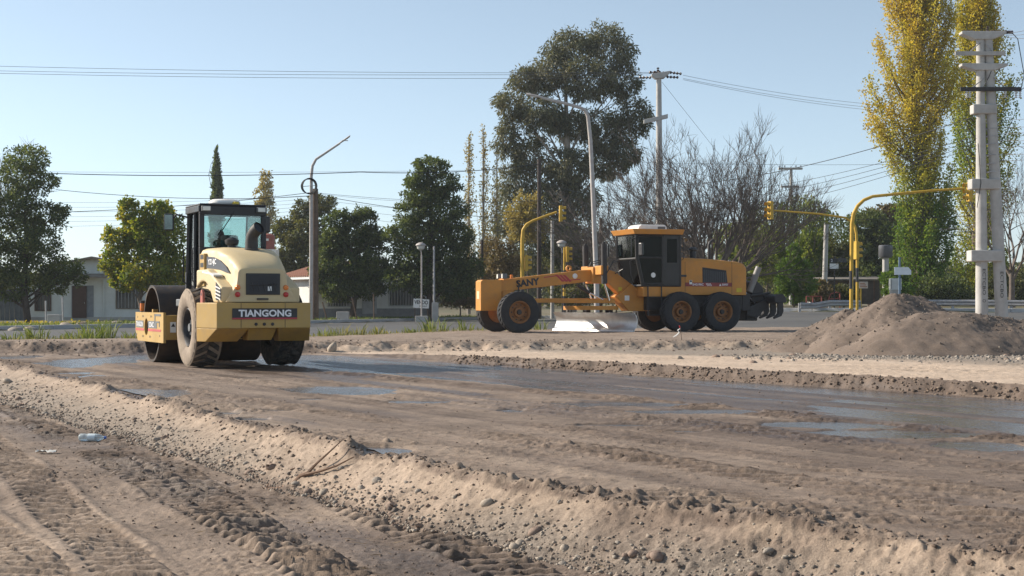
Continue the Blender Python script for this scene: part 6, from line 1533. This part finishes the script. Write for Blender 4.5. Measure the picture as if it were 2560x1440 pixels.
MB().lathe([(.12,hw+.3),(.12,hw+.95),(.2,hw+.98),(.2,hw+1.04),(.05,hw+1.15),(0,hw+1.15)], (1.0,1.6,0), 'z', 14).build('chimney_pipe', GALV, H2, True)
window(H2, 1.0,2.6,.5,1.7,0,8,IRON); window(H2, 5.6,7.6,.55,1.9,0,9,IRON)
MB().box(3.5,4.6,-.04,-.002,0,2.1).build('door', mat('door_pale', (.42,.42,.43), .8), H2)
MB().box(0,wx1,-.03,-.003,-.4,.35).build('plinth', mat('plinth_grey', (.25,.25,.26), .9), H2)
# for sale board
b = base_at(1053, 88.5); t = thing('sale_board', 'white VENDO board tied before the white house', 'sign', b, R(-4))
c = loc(1053,759,88.5,b); brd = MB().obox((0,0,c.z), (.98,.03,.56), Euler((0,R(3),0)).to_matrix()).build('board', WHITE, t)
text_part('VENDO', (0,-.018,c.z+.08), (1,0,-.05), (.05,0,1), .24, BLK, brd, bold=.03, width=.86); text_part('4208867', (.12,-.018,c.z-.16), (1,0,-.05), (.05,0,1), .09, BLK, brd, width=.5)
for s_ in (-.4,.4): MB().tube([(s_,.04,-.1),(s_,.04,c.z+.3)], .025, 6).build('post', WOOD, t)
b = base_at(1088, 88); o = MB().box(-.2,.2,-.15,.15,-.1,1.25).build('gas_meter_cabinet', CONC, None, bevel=.02); o.location = b; tag(o, 'grey meter cabinet right of the sale board', 'cabinet')
# red water tank on its tower behind the roller
b = base_at(668, 104); t = thing('water_tank', 'brick red water tank on a masonry tower behind the roller', 'water tank', b)
z0_ = loc(668,624,104,b).z; MB().box(-.75,.75,-.7,.7,-.2,z0_).build('tower', WALLW, t)
MB().lathe([(.55,z0_),(.56,z0_+.1),(.53,z0_+.15),(.56,z0_+.5),(.53,z0_+.55),(.56,z0_+.9),(.5,z0_+1.05),(.3,z0_+1.15),(0,z0_+1.17)], (0,0,0), 'z', 24).build('tank', mat('tank_red', (.30,.085,.06), .6), t, True)
MB().box(-.3,.2,-.58,-.56,z0_+.62,z0_+.78).build('tank_label', WHITE, t)
# dark water tank on a stand, ruined shed
b = base_at(2214, 92); t = thing('water_tank', 'grey metal water tank on a stand beside the dark trees', 'water tank', b)
z0_ = loc(2214,640,92,b).z; MB().lathe([(.35,z0_-.12),(.45,z0_),(.45,z0_+.65),(.4,z0_+.7),(0,z0_+.72)], (0,0,0), 'z', 20).build('tank', mat('tank_grey', (.12,.125,.14), .5, metal=.3), t, True)
MB().tube([(0,0,-.2),(0,0,z0_-.1)], .2, 10).build('stand', CONC, t)
b = base_at(2120, 93); b.z = at(2120,745,93).z; t = thing('shed', 'ruined low shed with left wall coloured pale as sunlit behind the street sign', 'shed', b, R(-8))
MB().box(-2.0,2.0,0,3,-.4,1.15).build('wall', mat('shed_dark', (.10,.085,.07), .9, var=.3), t); MB().box(-2.4,-2.002,-.3,3,-.4,1.2).build('lit_paint_wall', WALLW, t)  # left wall painted white to stand for the sunlight on it
MB().hexa([(-2.5,-.4,1.16),(2.2,-.4,1.16),(2.2,3.2,1.35),(-2.5,3.2,1.35)], [(-2.5,-.4,1.26),(2.2,-.4,1.26),(2.2,3.2,1.45),(-2.5,3.2,1.45)]).build('roof', ROOFG, t)
for k in range(5): MB().box(-1.6+k*.8,-1.5+k*.8,-.12,-.02,-.3,1.15).build('prop', WOOD, t)

# boulders along the far verge
for i, (px, lab) in enumerate(((40,'flat pale boulder at the left end of the verge'),(75,'small pale boulder left of the planter'),(205,'pale boulder on the verge below the brown door'),(290,'grey boulder on the verge below the barred window'),(165,'low boulder just right of the planter block'))):
    Yb_ = float(kerbY(np.array([(px-1280)/F*66]))[0])+2.4; b = base_at(px, Yb_); o = bpy.data.objects.new('boulder', stone_me[i].copy()); COL.objects.link(o); o.location = b+Vector((0,0,.05)); o.scale = (.34,.28,.17); tag(o, lab, 'boulder', 'boulders on the verge')
# flowers / yellow leaves heap
b = base_at(120, 70); n = 260; P = rngT.normal(size=(n,3))*np.array([1.2,.5,.04])+np.array([0,0,.06]); V, Q, rn = leaves_mesh(P, unit(n), np.full(n,.16), np.full(n,.1), rngT.random(n))
o = link_mesh('fallen_leaves', np_mesh('fallen_leaves', V, Q, face_attrs=dict(rnd=rn)), leaf_mat('leaf_fallen', [(.45,.36,.03),(.5,.42,.05)], .3)); o.location = b; tag(o, 'yellow fallen leaves on the verge at the left', 'leaves', kind='stuff')

# ================================================================== SMALL THINGS ON THE SITE
x, Yb_ = (232-1280)/F*15.45, 15.45; zb_ = gz(x, Yb_)
BT = thing('plastic_bottle', 'clear plastic bottle with blue cap lying on the foreground dirt', 'bottle', (x, Yb_, zb_+.045), R(-6))
pm, nt, bs = new_mat('clear_plastic'); bs.inputs['Base Color'].default_value = (.66,.74,.78,1); bs.inputs['Roughness'].default_value = .15; bs.inputs['Transmission Weight'].default_value = .55; bs.inputs['IOR'].default_value = 1.2
body = MB().lathe([(0,-.152),(.03,-.152),(.041,-.14),(.041,-.08),(.038,-.07),(.041,-.06),(.041,.0),(.038,.008),(.041,.016),(.041,.06),(.034,.085),(.02,.115),(.014,.125),(.014,.14)], (0,0,0), 'x', 24).build('bottle_body', pm, BT, True, sharp=50)
MB().lathe([(.0415,-.05),(.042,-.045),(.042,.03),(.0415,.035)], (0,0,0), 'x', 24).build('label_sleeve', mat('label_pale', (.62,.70,.74), .5, var=.1, scale=20), BT, True)
MB().lathe([(.016,.128),(.0165,.15),(.0,.15)], (0,0,0), 'x', 14).build('cap', mat('cap_blue', (.05,.13,.42), .4), BT, True)
# dead branch leaning over the slope
p0 = at(665,1226,11.35); oB = Vector((p0.x, p0.y, gz(p0.x, p0.y)))
DB = thing('dead_branch', 'dry forked branch lying across the gravel slope', 'branch', oB)
def bp(px, py, Y): return at(px, py, Y)-oB
BRM = mat('branch_bark', (.20,.125,.085), .9, var=.3, scale=8, bmp=.4, bscale=30)
MB().tube([bp(662,1226,11.35), bp(695,1226,11.3), bp(728,1216,11.3), bp(752,1190,11.25), bp(772,1182,11.2)], [.022,.03,.024,.02,.016], 8).build('stem', BRM, DB, True)
MB().tube([bp(768,1184,11.2), bp(790,1160,11.2), bp(818,1135,11.2), bp(858,1098,11.25)], [.015,.011,.008,.004], 6).build('twig', BRM, DB, True)
MB().tube([bp(764,1186,11.2), bp(800,1178,11.1), bp(840,1165,11.05), bp(885,1142,11.05)], [.013,.011,.008,.004], 6).build('twig', BRM, DB, True)
MB().tube([bp(745,1200,11.25), bp(757,1226,11.1), bp(790,1238,11.0)], [.009,.007,.004], 6).build('twig', BRM, DB, True)
for (a, e) in (((662,1226),(672,1208)),((668,1228),(655,1218)),((675,1230),(668,1240))): MB().tube([bp(*a,11.35), bp(*e,11.33)], [.008,.003], 5).build('splinter', BRM, DB)
# crumpled plastic scrap
x, y = (115-1280)/F*14.2, 14.2; g = rngT.random((5,9)); V = np.array([(-.1+.025*j, -.03+.015*i, .012+.028*g[i,j]) for i in range(5) for j in range(9)])
o = link_mesh('plastic_scrap', np_mesh('plastic_scrap', V, grid_quads(5,9)), mat('scrap_white', (.62,.62,.60), .5)); o.location = (x, y, gz(x,y)); tag(o, 'crumpled white plastic scrap left of the bottle', 'litter')
# marker stake with ribbon on the bank
b = at(1700,852,36.6); b.z = gz(b.x, b.y); t = thing('marker_stake', 'thin survey stake with white and red ribbon on the bank', 'stake', b)
MB().tube([(0.06,0,-.1),(0,0,.38)], .008, 6).build('stake', WOOD, t)
MB().tube([(0,-.01,.3),(-.06,-.02,.26),(-.02,-.02,.2),(-.1,-.02,.12),(-.18,-.02,.08)], [.012,.02,.018,.022,.01], 4).build('white_ribbon', WHITE, t); MB().tube([(0,-.01,.32),(-.02,-.02,.38)], .014, 4).build('red_ribbon', REDL, t)
for (px, py, r_, lab) in ((830,868,.14,'single pale rock at the foot of the bank right of the roller'),(1420,1150,.0,None)):
    if lab:
        p = at(px,py+12,33.6); o = bpy.data.objects.new('rock', stone_me[4].copy()); COL.objects.link(o); o.location = (p.x,p.y,gz(p.x,p.y)+.06); o.scale = (r_*.8,r_*.7,r_*1.2); o.rotation_euler = (.3,.5,1); tag(o, lab, 'rock')
# twigs and straw on the foreground dirt
n = 300; Yq = 7.5*np.exp(rngT.random(n)*math.log(13/7.5)); Xq = crestX(Yq)-.6-rngT.gamma(2,.5,n); Zq = ground_fields(Xq,Yq)[0]
a = rngT.random(n)*6.28; A = np.stack([np.cos(a),np.sin(a),rngT.normal(size=n)*.12],1); V,Q,rn = leaves_mesh(np.stack([Xq,Yq,Zq+.008],1),A,.04+.1*rngT.random(n)**2,np.full(n,.005),rngT.random(n))
tag(link_mesh('straw_litter', np_mesh('straw_litter',V,Q,face_attrs=dict(rnd=rn)), leaf_mat('leaf_litter',[(.10,.07,.045),(.22,.15,.09),(.32,.24,.15)],.1)), 'bits of straw and twig on the foreground dirt', 'litter', kind='stuff')

# ================================================================== HAZE
hm = bpy.data.materials.new('haze_air'); hm.use_nodes = True; nt = hm.node_tree; nt.nodes.clear()
pv = N(nt, 'ShaderNodeVolumePrincipled'); pv.inputs['Color'].default_value = (.86,.92,1.0,1); pv.inputs['Density'].default_value = .00028; pv.inputs['Anisotropy'].default_value = .2
ou = N(nt, 'ShaderNodeOutputMaterial'); nt.links.new(pv.outputs[0], ou.inputs['Volume'])
hz_ = MB().box(-1000,1000,-60,700,-1.6,34).build('haze', hm); tag(hz_, 'thin morning haze over the whole place', 'haze', kind='stuff')
